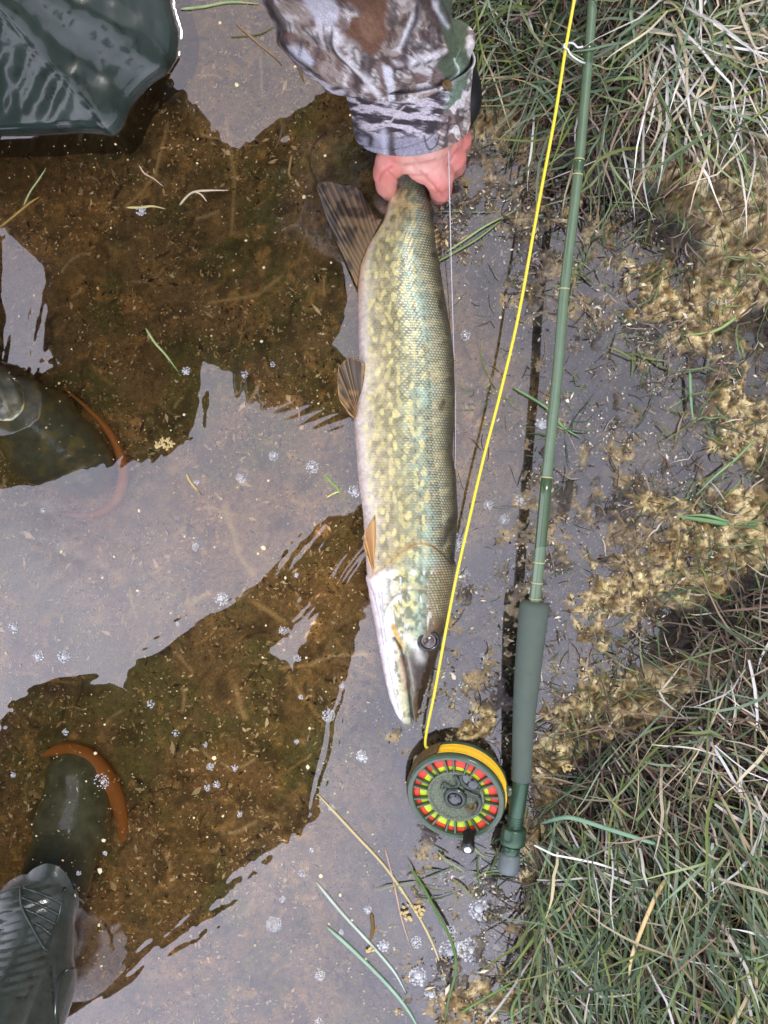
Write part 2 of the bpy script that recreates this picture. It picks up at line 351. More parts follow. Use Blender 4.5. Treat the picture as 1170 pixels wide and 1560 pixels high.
ms = N(nt, 'ShaderNodeMixShader'); nt.links.new(fr.outputs[0], ms.inputs[0]); nt.links.new(tr.outputs[0], ms.inputs[1]); nt.links.new(gl.outputs[0], ms.inputs[2])
wo_ = N(nt, 'ShaderNodeOutputMaterial'); nt.links.new(ms.outputs[0], wo_.inputs['Surface'])
va = N(nt, 'ShaderNodeVolumeAbsorption'); va.inputs['Color'].default_value = (.80, .58, .25, 1); va.inputs['Density'].default_value = 5
vs = N(nt, 'ShaderNodeVolumeScatter'); vs.inputs['Color'].default_value = (.80, .56, .24, 1); vs.inputs['Density'].default_value = 2.6
vad = N(nt, 'ShaderNodeAddShader'); nt.links.new(va.outputs[0], vad.inputs[0]); nt.links.new(vs.outputs[0], vad.inputs[1]); nt.links.new(vad.outputs[0], wo_.inputs['Volume'])
nu, nv = len(wax), len(way)
top = np.stack([(WX-585)*S, (780-WY)*S, WZ], -1).reshape(-1, 3)
F = grid_faces(nu, nv)[:, ::-1]
# floor of the body of water, far under the bed, and its four sides
ring = [i*nv for i in range(nu)]+[(nu-1)*nv+j for j in range(1, nv)]+[i*nv+nv-1 for i in range(nu-2, -1, -1)]+[j for j in range(nv-2, 0, -1)]
ring = np.array(ring); low = top[ring].copy(); low[:, 2] = -.6; n0 = len(top)
V = np.vstack([top, low, [[0, 0, -.6]]]); k = len(ring); r = np.arange(k)
side = np.stack([ring, ring[(r+1) % k], n0+(r+1) % k, n0+r], -1)
cap = np.stack([n0+r, n0+(r+1) % k, np.full(k, n0+k), np.full(k, n0+k)], -1)
me = bpy.data.meshes.new('water'); 
allF = np.vstack([F, side])
bmw = mesh_np('water', V, allF, wm)
bm = bmesh.new(); bm.from_mesh(bmw.data); bm.verts.ensure_lookup_table()
for i in range(k):
    try: bm.faces.new((bm.verts[n0+i], bm.verts[n0+(i+1) % k], bm.verts[n0+k]))
    except ValueError: pass
bmesh.ops.recalc_face_normals(bm, faces=bm.faces); bm.to_mesh(bmw.data); bm.free()
bmw.data.polygons.foreach_set('use_smooth', np.ones(len(bmw.data.polygons), bool))
tag(bmw, 'still tea-brown shallow water mirroring a pale sky', kind='structure')
# ------------------------------------------------------------------ people: materials
rubber = mat('green_rubber', vcol=True, rough=.22, spec=.6, bump=(200, .3, .0010), vary=(90, .3), coat=.6)
wetnylon = mat('wet_green_waders', vcol=True, rough=.22, spec=.5, coat=.6, coat_rough=.06, bump=(500, .15, .0004))
jacketm = mat('dark_jacket', L4(40, 40, 36), rough=.9, spec=.2, bump=(60, .4, .003))
camom = mat('camouflage_cloth', vcol=True, rough=.8, spec=.25, bump=(900, .6, .0008), vary=(1100, .5))
skinm = mat('skin', vcol=True, rough=.38, spec=.5, bump=(420, .3, .0005), sss=.12, coat=.25, coat_rough=.2)
hatm = mat('dark_hat', L4(46, 50, 38), rough=.9)
solem = mat('orange_sole', L4(236, 150, 70, 1.5), rough=.5, bump=(300, .3, .0008))
blackm = mat('black_rubber', L4(24, 24, 26), rough=.45)
darkgreen = L4(56, 72, 62)[:3]

angler = empty('person', (-.62, .70, 0))
tag(angler, 'kneeling angler in camouflage sleeve and green waders gripping the fish by its tail', 'person')
photog = empty('person', (-.52, -.62, 0))
tag(photog, 'standing person whose strapped ribbed wading boot shows at the lower left corner', 'person')
def unparent_child(o, root):
    o.parent = root; o.matrix_parent_inverse = Matrix.Translation(root.location).inverted(); return o
def child(name, me, m, root): return unparent_child(obj(name, me, m), root)

def fillcol(me, rgb, amt=.15, sc=.02):
    v = me_verts(me); n = fbm(v[:, 0]/sc*20, v[:, 1]/sc*20+v[:, 2]*900, 20, 3, 4)
    setcol(me, np.asarray(rgb)[None, :3]*(1-amt+2*amt*n)[:, None])
# angler: jacket, waders, hat, head; unseen bulk widened to shape the dark reflection
me = capsules_mesh([((-.66, .74, .50), (-.46, .58, .86), .19, .20), ((-.46, .58, .86), (-.28, .60, .96), .15, .10), ((-.46, .55, .88), (-.24, .44, 1.0), .20, .17), ((-.46, .58, .86), (-.52, .36, .92), .17, .14),
                    ((-.52, .36, .92), (-.47, .22, .88), .13, .12), ((-.47, .22, .88), (-.62, .12, .60), .11, .085), ((-.28, .60, .96), (-.05, .62, .62), .10, .08), ((-.34, .47, 1.04), (-.29, .42, 1.10), .09, .07)], .012)
child('jacket', me, jacketm, angler)
me = capsules_mesh([((-.26, .36, 1.14), (-.23, .33, 1.20), .085, .10), ((-.23, .33, 1.20), (-.21, .31, 1.20), .10, .085)], .008); fillcol(me, L4(205, 150, 130)); child('head', me, skinm, angler)
me = capsules_mesh([((-.24, .34, 1.23), (-.23, .33, 1.26), .112, .10), ((-.30, .42, 1.16), (-.12, .27, 1.17), .075, .075), ((-.22, .30, 1.10), (-.26, .36, 1.08), .075, .08)], .01); hat = child('hat', me, hatm, angler)  # low brim and added face cover keep pale skin out of the reflection
me = capsules_mesh([((-.66, .74, .48), (-.60, .86, .30), .18, .14), ((-.66, .74, .42), (-.44, .60, .17), .14, .10), ((-.70, .70, .42), (-.66, .40, .40), .14, .11), ((-.66, .40, .40), (-.50, .17, .10), .11, .075), ((-.60, .86, .30), (-.45, .66, .06), .12, .11)], .012)
child('waders', me, jacketm, angler)  # dark jacket cloth put on the unseen waders to darken their reflection
# photographer, unseen but for the boot; jacket masses added to fill the reflection
me = capsules_mesh([((-.55, -.66, .92), (-.46, -.60, 1.28), .17, .19), ((-.46, -.60, 1.26), (-.34, -.46, 1.30), .18, .15), ((-.55, -.62, .95), (-.62, -.50, .98), .19, .17), ((-.44, -.66, .84), (-.40, -.64, 1.02), .15, .15), ((-.34, -.62, 1.2), (-.3, -.5, 1.22), .12, .12), ((-.46, -.60, 1.30), (-.38, -.74, 1.34), .13, .10), ((-.46, -.60, 1.30), (-.52, -.42, 1.34), .13, .10),
                    ((-.38, -.74, 1.34), (-.24, -.62, 1.16), .12, .10), ((-.24, -.62, 1.16), (-.085, -.20, 1.09), .07, .05), ((-.52, -.42, 1.34), (-.33, -.28, 1.18), .09, .075), ((-.33, -.28, 1.18), (-.09, -.06, 1.09), .07, .05), ((-.43, -.57, 1.42), (-.40, -.54, 1.48), .08, .07)], .012)
child('jacket', me, jacketm, photog)
me = capsules_mesh([((-.40, -.54, 1.52), (-.35, -.49, 1.62), .085, .10), ((-.35, -.49, 1.62), (-.325, -.465, 1.64), .1, .085)], .008); fillcol(me, L4(200, 150, 130)); child('head', me, skinm, photog)
me = capsules_mesh([((-.36, -.50, 1.66), (-.35, -.49, 1.69), .112, .10), ((-.34, -.46, 1.54), (-.37, -.5, 1.50), .08, .085)], .01); child('hat', me, hatm, photog)  # hat with an added face cover, darkening the reflection of the head
me = capsules_mesh([((-.06, -.175, 1.09), (-.02, -.11, 1.085), .035, .03), ((-.07, -.04, 1.09), (-.02, .0, 1.085), .035, .03)], .006); fillcol(me, L4(205, 150, 130)); child('hands', me, skinm, photog)
me = capsules_mesh([((-.55, -.66, .95), (-.47, -.66, .55), .16, .105), ((-.47, -.66, .55), (-.42, -.56, .22), .10, .07), ((-.60, -.64, .95), (-.80, -.55, .55), .15, .10), ((-.80, -.55, .55), (-.84, -.42, .05), .09, .07)], .012)
child('waders', me, jacketm, photog)  # unseen wader legs share the dark jacket cloth for a darker reflection

# angler's knee: wet wader cloth rising out of the water
def knee():
    pts = np.array(KNEE+[(200, -420), (-420, -420), (-420, 215), (-200, 212)], float)
    out = []; 
    for a, b in zip(pts, np.roll(pts, -1, 0)):
        n = max(2, int(np.hypot(*(b-a))/5)); t = np.linspace(0, 1, n, endpoint=False)[:, None]; out.append(a*(1-t)+b*t)
    ring = np.vstack(out); n = len(ring); cen = np.array([-120., -120.])
    for _ in range(2): ring = (np.roll(ring, 1, 0)+2*ring+np.roll(ring, -1, 0))/4
    prof = [(1.10, -.075), (1.05, -.04), (1.012, -.012), (1.0, -.002), (.993, .004)]+[(.99-.98*(i/42.)**1.1, .006+.006*min(1, i/2)+.10*(i/42.)**1.15) for i in range(1, 43)]
    Vv = []
    for s, z in prof:
        k = (H-z)/H; q = cen+(ring-cen)*s
        w = 0
        if z > 0:
            f = min(1, (1-s)*8)
            w = f*(.010*(fbm(q[:, 0], q[:, 1]*1.3, 120, 3, 70)-.5)+.0025*np.abs(fbm(q[:, 0]+q[:, 1]*.4, q[:, 1]*.35, 34, 3, 71)-.5)*2)
        Vv.append(np.stack([(q[:, 0]-585)*S*k, (780-q[:, 1])*S*k, z+w*np.ones(n)], -1))
    Vv = np.vstack(Vv); px, py = to_px(Vv)
    c = np.zeros((len(Vv), 3)); c[:] = L4(44, 57, 52)[:3]; nn = fbm(px, py, 60, 4, 72); c = c*(.75+.5*nn)[:, None]
    c = mixc(c, lin((28, 38, 32)), sst(.6, .7, fbm(px*1.6, py, 28, 3, 73))*.6)
    for p in [[(205, -20), (206, 20), (212, 45)], [(112, 85), (112, 110), (125, 145), (140, 172), (148, 195)], [(126, 105), (132, 130), (145, 160), (162, 183)], [(208, 60), (212, 90), (205, 112)], [(-10, 40), (20, 20), (38, 10)], [(175, 35), (190, 50), (200, 90), (205, 108)], [(62, 155), (72, 145)], [(80, 150), (82, 135)], [(35, 170), (50, 180)], [(240, 60), (252, 80), (258, 100)]]:
        c = mixc(c, lin((24, 34, 28)), np.exp(-(poly_dist(px, py, p)/3.2)**2)*.8)
    return mesh_np('knee', Vv, grid_faces(len(prof), n, True), wetnylon, c)
unparent_child(knee(), angler)

# boots ---------------------------------------------------------------
def boot(nodes, root, ribs, col, sole_w=.018, label=None, name='boot'):
    """nodes: heel, ankle, ball, toe in world metres; upper by remeshed capsules, sole as its own part"""
    me = capsules_mesh(nodes, .0035, 6)
    v = me_verts(me); n = me_norms(me)
    d, cc = ribs(v, n); v2 = v+n*d[:, None]
    me.vertices.foreach_set('co', v2.astype(np.float32).ravel()); me.update(); setcol(me, cc)
    o = child(name, me, rubber, root)
    if label: o['label'] = label
    return o
def sole(pts, rad, parent, z0=-.02, root=None):
    o = tube('sole', pts, rad, solem, None, 12, 40, flat=.7); unparent_child(o, root); return o
green = np.array(L4(90, 92, 70)[:3])
# upper-left boot, toe under water, instep breaking the surface
def ribs1(v, n):
    px, py = to_px(v); a = (px-60)*.62+(py-600)*.78
    toe = sst(70, 120, a); r = np.sin((px*.35+py*.9)/6.5*2*PI*.55)*toe
    c = np.tile(green, (len(v), 1))*(.8+.4*fbm(px, py, 20, 3, 80))[:, None]; c = mixc(c, lin((130, 116, 66)), sst(.5, .66, fbm(px, py, 14, 4, 81))*.6)
    top = np.exp(-(((px-10)/38)**2+((py-600)/42)**2))
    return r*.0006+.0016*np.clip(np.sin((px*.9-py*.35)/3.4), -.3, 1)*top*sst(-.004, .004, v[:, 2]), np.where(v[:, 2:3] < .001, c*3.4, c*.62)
A = lambda px, py, z: P(px, py, z)
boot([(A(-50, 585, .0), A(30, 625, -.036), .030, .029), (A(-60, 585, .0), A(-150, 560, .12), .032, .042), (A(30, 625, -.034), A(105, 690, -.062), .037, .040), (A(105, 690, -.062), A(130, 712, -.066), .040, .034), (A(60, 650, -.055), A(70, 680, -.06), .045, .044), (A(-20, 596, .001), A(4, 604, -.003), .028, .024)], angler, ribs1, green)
unparent_child(tube('sole', [A(96, 590, -.06), A(146, 634, -.064), A(176, 676, -.064), A(188, 722, -.064), A(175, 764, -.064), A(142, 784, -.066), A(100, 784, -.068)], [.001, .0026, .0045, .0056, .0052, .0036, .0015], solem, None, 12, 60, flat=.8), angler)
# lower-left boot of the photographer: toe sunk deep, ribbed strapped instep dry
def ribs2(v, n):
    px, py = to_px(v)
    dry = (v[:, 2] > -.01)
    u = py+.0009*(px-40)**2+.28*px
    rib = np.sin(u/13.2*2*PI)
    m = sst(98, 62, px-(py-1380)*-.12)*dry*sst(1335, 1352, py)*sst(1540, 1500, py+px*.5)
    m2 = np.clip(1-m, 0, 1)
    c = np.tile(np.array(L4(58, 66, 60)[:3]), (len(v), 1))*(.8+.4*fbm(px, py, 30, 3, 82))[:, None]
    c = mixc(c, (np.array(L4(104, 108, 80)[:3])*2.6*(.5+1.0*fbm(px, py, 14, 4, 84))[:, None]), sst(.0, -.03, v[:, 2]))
    seam = np.exp(-(poly_dist(px, py, [(46, 1478), (50, 1500), (40, 1520), (10, 1518)])/1.6)**2)+np.exp(-(poly_dist(px, py, [(60, 1450), (78, 1470), (84, 1540)])/1.4)**2)
    c = mixc(c, lin((18, 20, 18)), seam*.8)
    return (np.clip(rib, -.2, 1)*.0016*m-.0012*seam)*dry, c
b2 = boot([(A(40, 1500, .045), A(55, 1420, .012), .046, .038), (A(55, 1420, .012), A(75, 1370, -.012), .036, .030), (A(75, 1370, -.015), A(110, 1260, -.055), .036, .036), (A(110, 1260, -.058), A(120, 1215, -.064), .042, .038), (A(120, 1215, -.064), A(118, 1185, -.066), .038, .034), (A(28, 1388, .010), A(74, 1384, .006), .028, .027), (A(40, 1440, .02), A(70, 1440, .01), .034, .031), (A(40, 1500, .045), A(-40, 1690, .15), .048, .052), (A(35, 1480, .0), A(20, 1600, -.02), .042, .045)], photog, ribs2, green)
unparent_child(tube('sole', [A(62, 1152, -.06), A(95, 1142, -.06), A(128, 1153, -.058), A(158, 1184, -.058), A(180, 1225, -.062), A(188, 1275, -.07), A(178, 1330, -.08)], [.001, .0075, .0115, .0120, .0085, .0050, .001], solem, None, 12, 50, flat=.8), photog)
# lace lattice on the boot: raised rubber loops; straw caught behind the strap
bvh = BVHTree.FromPolygons([tuple(v.co) for v in b2.data.vertices], [tuple(p.vertices) for p in b2.data.polygons])
def on_boot(px, py, lift=.001):
    o = Vector((0, 0, H)); t = Vector(P(px, py, 0)); h = bvh.ray_cast(o, (t-o).normalized())
    if h[0] is None: return Vector(P(px, py, .02))
    return h[0]+Vector((0, 0, lift))
for lp in [[(36, 1352), (66, 1362), (97, 1376)], [(34, 1367), (62, 1378), (93, 1394)], [(40, 1385), (60, 1394), (86, 1408)], [(54, 1406), (66, 1413), (80, 1424)], [(99, 1352), (90, 1396), (78, 1428), (70, 1448)], [(32, 1350), (34, 1380), (50, 1412), (70, 1448)]]:
    q = [on_boot(*p) for p in spline(lp, 16)]; unparent_child(tube('lace_bar', q, .0016, mat('boot_trim', L4(46, 54, 50), rough=.25, coat=.5) if 'boot_trim' not in bpy.data.materials else bpy.data.materials['boot_trim'], None, 8), photog)
q = [on_boot(*p, .002) for p in spline([(112, 1474), (98, 1480), (88, 1498), (86, 1530), (90, 1575)], 16)]
unparent_child(tube('strap', q, .0028, bpy.data.materials['boot_trim'], None, 8, flat=.5), photog)
# ------------------------------------------------------------------ sleeve and cuff
def painted_cloth(px, py):
    n = fbm(px, py, 46, 4, 90); n2 = fbm(px+40*n, py, 22, 4, 91)
    c = np.zeros(px.shape+(3,)); c[:] = lin((154, 140, 132)); c = mixc(c, lin((204, 198, 198)), sst(.50, .58, n)); c = mixc(c, lin((108, 84, 78)), sst(.52, .58, n2)*.85); c = mixc(c, lin((70, 58, 54)), sst(.035, .012, np.abs(fbm(px, py, 30, 3, 99)-.5))*.75); c = mixc(c, lin((216, 210, 208)), sst(.03, .01, np.abs(fbm(px*1.2, py*.8, 36, 3, 100)-.52))*.6)
    c = mixc(c, lin((64, 52, 52)), sst(.6, .7, fbm(px*1.5, py*.7, 26, 4, 92))*.75)
    def blob(pts, col, soft=4, a=1):
        nonlocal c
        p = np.array(pts, float); w = 5*(fbm(px, py, 10, 2, 93)-.5)
        m = inside(px+w, py+w, pts); d = poly_dist(px+w, py+w, pts+[pts[0]])
        c = mixc(c, lin(col), np.where(m, sst(0, soft, d), 0)*a)
    def line(pts, w, col, a=.9):
        nonlocal c
        c = mixc(c, lin(col), np.exp(-(poly_dist(px, py, [tuple(q) for q in spline(pts, 14)])/w)**2)*a)
    blob([(480, -60), (600, -60), (592, 20), (588, 58), (576, 80), (560, 84), (542, 64), (520, 50), (528, 26), (548, 14), (500, -10)], (112, 82, 66), 6)
    blob([(540, 10), (575, 15), (585, 50), (560, 66), (545, 50)], (136, 104, 84), 8, .7)
    blob([(460, -60), (500, -20), (520, 10), (512, 42), (480, 36), (462, 8), (440, -40)], (196, 194, 204), 8)
    blob([(664, -60), (720, -60), (712, 120), (690, 138), (672, 116), (656, 100), (672, 70), (662, 36)], (88, 98, 80), 5)
    blob([(700, 60), (712, 130), (700, 150), (676, 172), (664, 168), (668, 150), (684, 120)], (104, 122, 104), 3)
    blob([(446, 60), (470, 66), (490, 90), (470, 100), (448, 82)], (192, 192, 204), 5)
    blob([(582, 92), (598, 98), (604, 150), (592, 156), (584, 120)], (214, 214, 222), 3)
    blob([(668, 128), (680, 128), (684, 150), (666, 172), (664, 160)], (196, 216, 210), 2)
    blob([(395, -40), (430, 0), (446, 50), (440, 56), (410, 20)], (60, 44, 40), 4, .8)
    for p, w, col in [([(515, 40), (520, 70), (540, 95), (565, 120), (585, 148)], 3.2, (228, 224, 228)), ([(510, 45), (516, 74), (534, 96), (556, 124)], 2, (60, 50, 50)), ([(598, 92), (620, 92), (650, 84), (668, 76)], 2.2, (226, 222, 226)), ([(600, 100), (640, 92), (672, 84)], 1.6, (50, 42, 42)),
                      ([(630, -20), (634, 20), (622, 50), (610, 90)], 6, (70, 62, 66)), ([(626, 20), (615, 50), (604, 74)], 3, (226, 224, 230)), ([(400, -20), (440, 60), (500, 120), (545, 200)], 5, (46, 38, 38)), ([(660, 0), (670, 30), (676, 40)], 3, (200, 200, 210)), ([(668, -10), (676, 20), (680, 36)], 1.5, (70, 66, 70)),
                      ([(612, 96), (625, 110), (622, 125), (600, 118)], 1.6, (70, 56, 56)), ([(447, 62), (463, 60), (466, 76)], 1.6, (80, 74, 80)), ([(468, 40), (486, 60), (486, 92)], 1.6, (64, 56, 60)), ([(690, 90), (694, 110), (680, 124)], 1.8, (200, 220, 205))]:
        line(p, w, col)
    # cuff print: fine bark streaks
    cuff = sst(0, 6, py-(150+.0006*(px-600)**2*-1+np.clip(px-640, 0, 80)*-.55+np.clip(560-px, 0, 80)*-.5))
    bark = fbm(px*.55+py*.25, py*1.9-px*.35, 13, 4, 95)
    b = np.zeros_like(c); b[:] = lin((104, 98, 104)); b = mixc(b, lin((188, 180, 188)), sst(.48, .58, bark)); b = mixc(b, lin((44, 38, 42)), sst(.47, .40, bark)*.85)
    low = sst(200, 214, py+.0*px); b2 = np.zeros_like(c); b2[:] = lin((142, 140, 152)); b2 = mixc(b2, lin((92, 88, 98)), sst(.5, .6, n2)); b = mixc(b, b2, low)
    c = mixc(c, b, cuff*sst(690, 672, px+(py-150)*.25))
    gr = fbm(px, py, 2.2, 1, 101); c = c*(.78+.44*gr)[..., None]
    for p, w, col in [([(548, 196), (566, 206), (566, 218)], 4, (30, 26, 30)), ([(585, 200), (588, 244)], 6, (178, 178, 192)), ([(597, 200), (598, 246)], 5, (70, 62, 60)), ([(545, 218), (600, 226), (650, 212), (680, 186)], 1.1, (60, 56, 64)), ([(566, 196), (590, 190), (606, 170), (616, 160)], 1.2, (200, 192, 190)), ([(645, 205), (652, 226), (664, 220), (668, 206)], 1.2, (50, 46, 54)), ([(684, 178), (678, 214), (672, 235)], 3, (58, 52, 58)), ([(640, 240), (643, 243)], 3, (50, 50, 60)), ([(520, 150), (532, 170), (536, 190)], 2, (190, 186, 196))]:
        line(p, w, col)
    return c
def sleeve_tube(name, stations, nth, folds, flatten=.85, close=False):
    """stations: (centre xyz, radius, axis xyz) -> tube"""
    St = np.array([list(c)+[r]+list(a) for c, r, a in stations], float); ns = 120
    Q = spline(St, ns); th = np.linspace(0, 2*PI, nth, endpoint=False); V = []
    for i, q in enumerate(Q):
        c, r, a = q[:3], q[3], q[4:7]/np.linalg.norm(q[4:7])
        b = np.array([1., 0, 0]); b -= a*np.dot(a, b); b /= np.linalg.norm(b); n = np.cross(b, a); 
        if n[2] < 0: n = -n
        V.append((c+r*(np.cos(th)[:, None]*b+flatten*np.sin(th)[:, None]*n)))
    V = np.array(V); px, py = to_px(V.reshape(-1, 3)); px = px.reshape(V.shape[:2]); py = py.reshape(V.shape[:2])
    cen = Q[:, None, :3]; R = V-cen; R /= np.linalg.norm(R, axis=2, keepdims=True)
    V = V+R*folds(px, py, np.linspace(0, 1, ns)[:, None]+0*px, th[None]+0*px)[..., None]
    return V, px, py
AX = (-.10, .62, .76)
c0 = np.array(P(628, 196, .085)); 
st_c = [(c0, .0520, AX), (c0+np.array(AX)*.030, .0535, AX), (c0+np.array(AX)*.062, .0575, AX)]
st_s = [(c0+np.array(AX)*.052, .0500, AX), (c0+np.array(AX)*.062, .0525, AX), (c0+np.array(AX)*.078, .0590, (-.14, .62, .74)), (P(590, 92, .155), .062, (-.22, .62, .72)), (P(560, 42, .20), .0655, (-.2, .66, .7)), (P(545, -20, .25), .072, (-.1, .72, .66)), ((-.035, .41, .36), .082, (-.05, .6, .7)), ((-.035, .54, .56), .088, (-.2, .4, .8)), ((-.20, .60, .90), .10, (-.6, .1, .6))]
def fold_s(px, py, u, th):
    f = .0035*(fbm(px, py*1.3, 50, 3, 96)-.5)
    for p, w, a in [([(515, 30), (525, 75), (560, 110), (586, 146)], 9, .005), ([(596, 95), (630, 94), (672, 78)], 7, .0045), ([(440, 60), (470, 84), (520, 120), (580, 150)], 12, .004), ([(430, 0), (470, 40), (520, 60)], 14, .005), ([(590, 60), (600, 20), (640, -20)], 14, .004), ([(520, 128), (560, 146), (600, 150)], 6, -.004), ([(612, 108), (650, 118), (690, 104)], 8, .003), ([(455, 110), (490, 130)], 6, -.003)]:
        f = f+a*np.exp(-(poly_dist(px, py, p)/w)**2)
    return f+.004*np.sin(u*14+2*np.sin(th))*sst(.05, .2, u)*.4
def fold_c(px, py, u, th): return .0022*(fbm(px*1.2, py, 30, 3, 97)-.5)-.0016*np.exp(-(poly_dist(px, py, [(545, 220), (600, 228), (650, 214), (684, 184)])/1.6)**2)+.0012*sst(.9, 1, u)
Vs, px, py = sleeve_tube('sleeve', st_s, 300, fold_s)
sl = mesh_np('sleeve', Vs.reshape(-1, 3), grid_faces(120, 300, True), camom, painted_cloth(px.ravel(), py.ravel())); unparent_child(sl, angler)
Vc, px, py = sleeve_tube('cuff', st_c, 400, fold_c)
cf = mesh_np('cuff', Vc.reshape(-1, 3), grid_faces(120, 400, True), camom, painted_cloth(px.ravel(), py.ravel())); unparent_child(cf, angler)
so = cf.modifiers.new('thick', 'SOLIDIFY'); so.thickness = .0016; so.offset = -1
so = sl.modifiers.new('thick', 'SOLIDIFY'); so.thickness = .0016; so.offset = -1
def bvh_of(o): return BVHTree.FromPolygons([tuple(v.co) for v in o.data.vertices], [tuple(p.vertices) for p in o.data.polygons])
def cast(bv, px, py, lift=.0005, z=.08):
    o = Vector((0, 0, H)); t = Vector(P(px, py, 0)); h = bv.ray_cast(o, (t-o).normalized())
    if h[0] is None: return Vector(P(px, py, z)), Vector((0, 0, 1))
    n = h[1] if h[1].z > 0 else -h[1]
    return h[0]+n*lift, n
bc = bvh_of(cf); bs = bvh_of(sl)
# hem piping along the upper and lower edge of the cuff
pip = mat('cuff_hem', L4(120, 116, 122), rough=.7)
e0 = Vc[2]; e1 = Vc[118]
unparent_child(tube('hem', np.vstack([e0, e0[:1]]), .0009, pip, None, 6, cap=False), angler)
unparent_child(tube('hem', np.vstack([e1, e1[:1]]), .0008, pip, None, 6, cap=False), angler)
# press stud
p, n = cast(bc, 680, 128, .0008)
def disc(name, p, n, r, h, m, parent, nseg=28, dome=.3, rx=1.0):
    q = Vector(n).to_track_quat('Z', 'Y').to_matrix(); bm = bmesh.new(); rings = []
    for rr, z in [(1, -h*.6), (1, h*.3), (.93, h*.75), (.8, h), (.6, h*(1-dome)), (.2, h*(1-dome*.8))]:
        rings.append([bm.verts.new(Vector(p)+q @ Vector((rr*r*rx*math.cos(2*PI*i/nseg), rr*r*math.sin(2*PI*i/nseg), z))) for i in range(nseg)])
    for a, b in zip(rings[:-1], rings[1:]):
        for i in range(nseg): bm.faces.new((a[i], a[(i+1) % nseg], b[(i+1) % nseg], b[i]))
    bm.faces.new(rings[-1]); bm.faces.new(rings[0][::-1])
    me = bpy.data.meshes.new(name); bm.to_mesh(me); bm.free(); me.polygons.foreach_set('use_smooth', np.ones(len(me.polygons), bool)); me.materials.append(m)
    return link(bpy.data.objects.new(name, me), parent)
brass = mat('dull_brass', L4(112, 90, 56), rough=.5, metal=.4)
unparent_child(disc('press_stud', p, Vector((.55, -.1, .85)), .0052, .0016, brass, None, rx=.8), angler)
# printed oval emblem on the cuff
inkm = mat('print_ink', L4(44, 46, 58), rough=.7)
ov = [cast(bc, 626+8.5*math.cos(t), 231+15*math.sin(t), .0004)[0] for t in np.linspace(0, 2*PI, 30)]
unparent_child(tube('printed_oval', ov, .00045, inkm, None, 5, cap=False), angler)
for i in range(8):
    yy = 220+i*3.0; w = 3.2-abs(i-3.5)*.25
    q = [cast(bc, 626+s*w, yy+((-1)**i)*.6*s, .0004)[0] for s in (-1, -.2, .5, 1)]
    unparent_child(tube('printed_letter', q, .00038, inkm, None, 5), angler)
# dark inner cuff at the right of the wrist
unparent_child(tube('inner_cuff', [P(704, 196, .070), P(711, 160, .082), P(709, 128, .10), P(700, 96, .13)], [.007, .0135, .014, .012], blackm, None, 16, 20), angler)
unparent_child(tube('inner_cuff', [np.array(c0)+np.array(AX)*.012, np.array(c0)+np.array(AX)*.05], [.044, .046], blackm, None, 40), angler)
# ------------------------------------------------------------------ hand closed round the tail
hp = lambda px, py, z: P(px, py, z)
caps = []
def ch(pts):
    for a, b in zip(pts[:-1], pts[1:]): caps.append((a[:3], b[:3], a[3], b[3]))
def n4(px, py, z, r): return tuple(P(px, py, z))+(r*S,)
ch([n4(650, 150, .115, 44), n4(650, 205, .085, 40)])                 # wrist
ch([n4(628, 165, .11, 34), n4(618, 215, .078, 34)])
ch([n4(660, 150, .11, 36), n4(676, 205, .075, 30)])
ch([n4(650, 205, .08, 38), n4(654, 240, .062, 30), n4(668, 268, .050, 24)])     # back of hand to index knuckle
ch([n4(620, 215, .075, 32), n4(622, 240, .060, 22), n4(640, 252, .055, 22), n4(660, 262, .05, 22)])       # web
ch([n4(668, 268, .050, 23), n4(672, 290, .028, 17), n4(668, 296, .0, 15.5), n4(652, 298, -.018, 14), n4(632, 300, -.024, 12.5)])  # index finger
ch([n4(668, 215, .068, 30), n4(690, 240, .050, 20), n4(694, 252, .022, 16), n4(684, 262, -.006, 14.5), n4(660, 270, -.022, 13.5), n4(640, 275, -.028, 12)])   # middle
ch([n4(676, 195, .070, 30), n4(698, 212, .052, 20), n4(703, 220, .026, 15), n4(690, 238, -.004, 14), n4(664, 248, -.022, 13), n4(646, 250, -.028, 12)])      # ring
ch([n4(680, 172, .078, 26), n4(698, 188, .060, 18), n4(702, 196, .034, 13.5), n4(690, 212, .006, 12.5), n4(666, 222, -.014, 11), n4(650, 226, -.02, 10)])    # little
ch([n4(618, 210, .078, 32), n4(596, 246, .060, 23), n4(588, 266, .040, 20), n4(588, 284, .020, 16.5), n4(596, 294, .004, 14), n4(606, 298, -.008, 11)])   # thumb
me = capsules_mesh(caps, .0015, 5)
v = me_verts(me); px, py = to_px(v); nn = fbm(px, py, 30, 4, 98)
n = me_norms(me)
crease = 0
for p in [[(590, 262), (606, 274), (618, 268), (650, 268)], [(640, 262), (660, 284), (676, 300)], [(700, 228), (692, 238), (684, 250)], [(708, 200), (700, 208)], [(596, 256), (580, 266), (576, 276)], [(618, 252), (640, 250), (665, 245)]]:
    crease = crease+np.exp(-(poly_dist(px, py, p)/2.2)**2)
v = v-n*(.0013*np.clip(crease, 0, 1.2))[:, None]+n*(.0026*(nn-.5)+.0008*(fbm(px, py, 7, 3, 102)-.5))[:, None]; me.vertices.foreach_set('co', v.astype(np.float32).ravel()); me.update()
c = np.zeros((len(v), 3)); c[:] = lin((222, 156, 142)); c = mixc(c, lin((218, 118, 110)), sst(.4, .7, nn)*.6)
for kx, ky, kr in [(588, 270, 22), (672, 288, 22), (704, 240, 16), (706, 210, 15), (600, 250, 14)]: c = mixc(c, lin((216, 104, 104)), np.exp(-((px-kx)**2+(py-ky)**2)/kr**2)*.45)
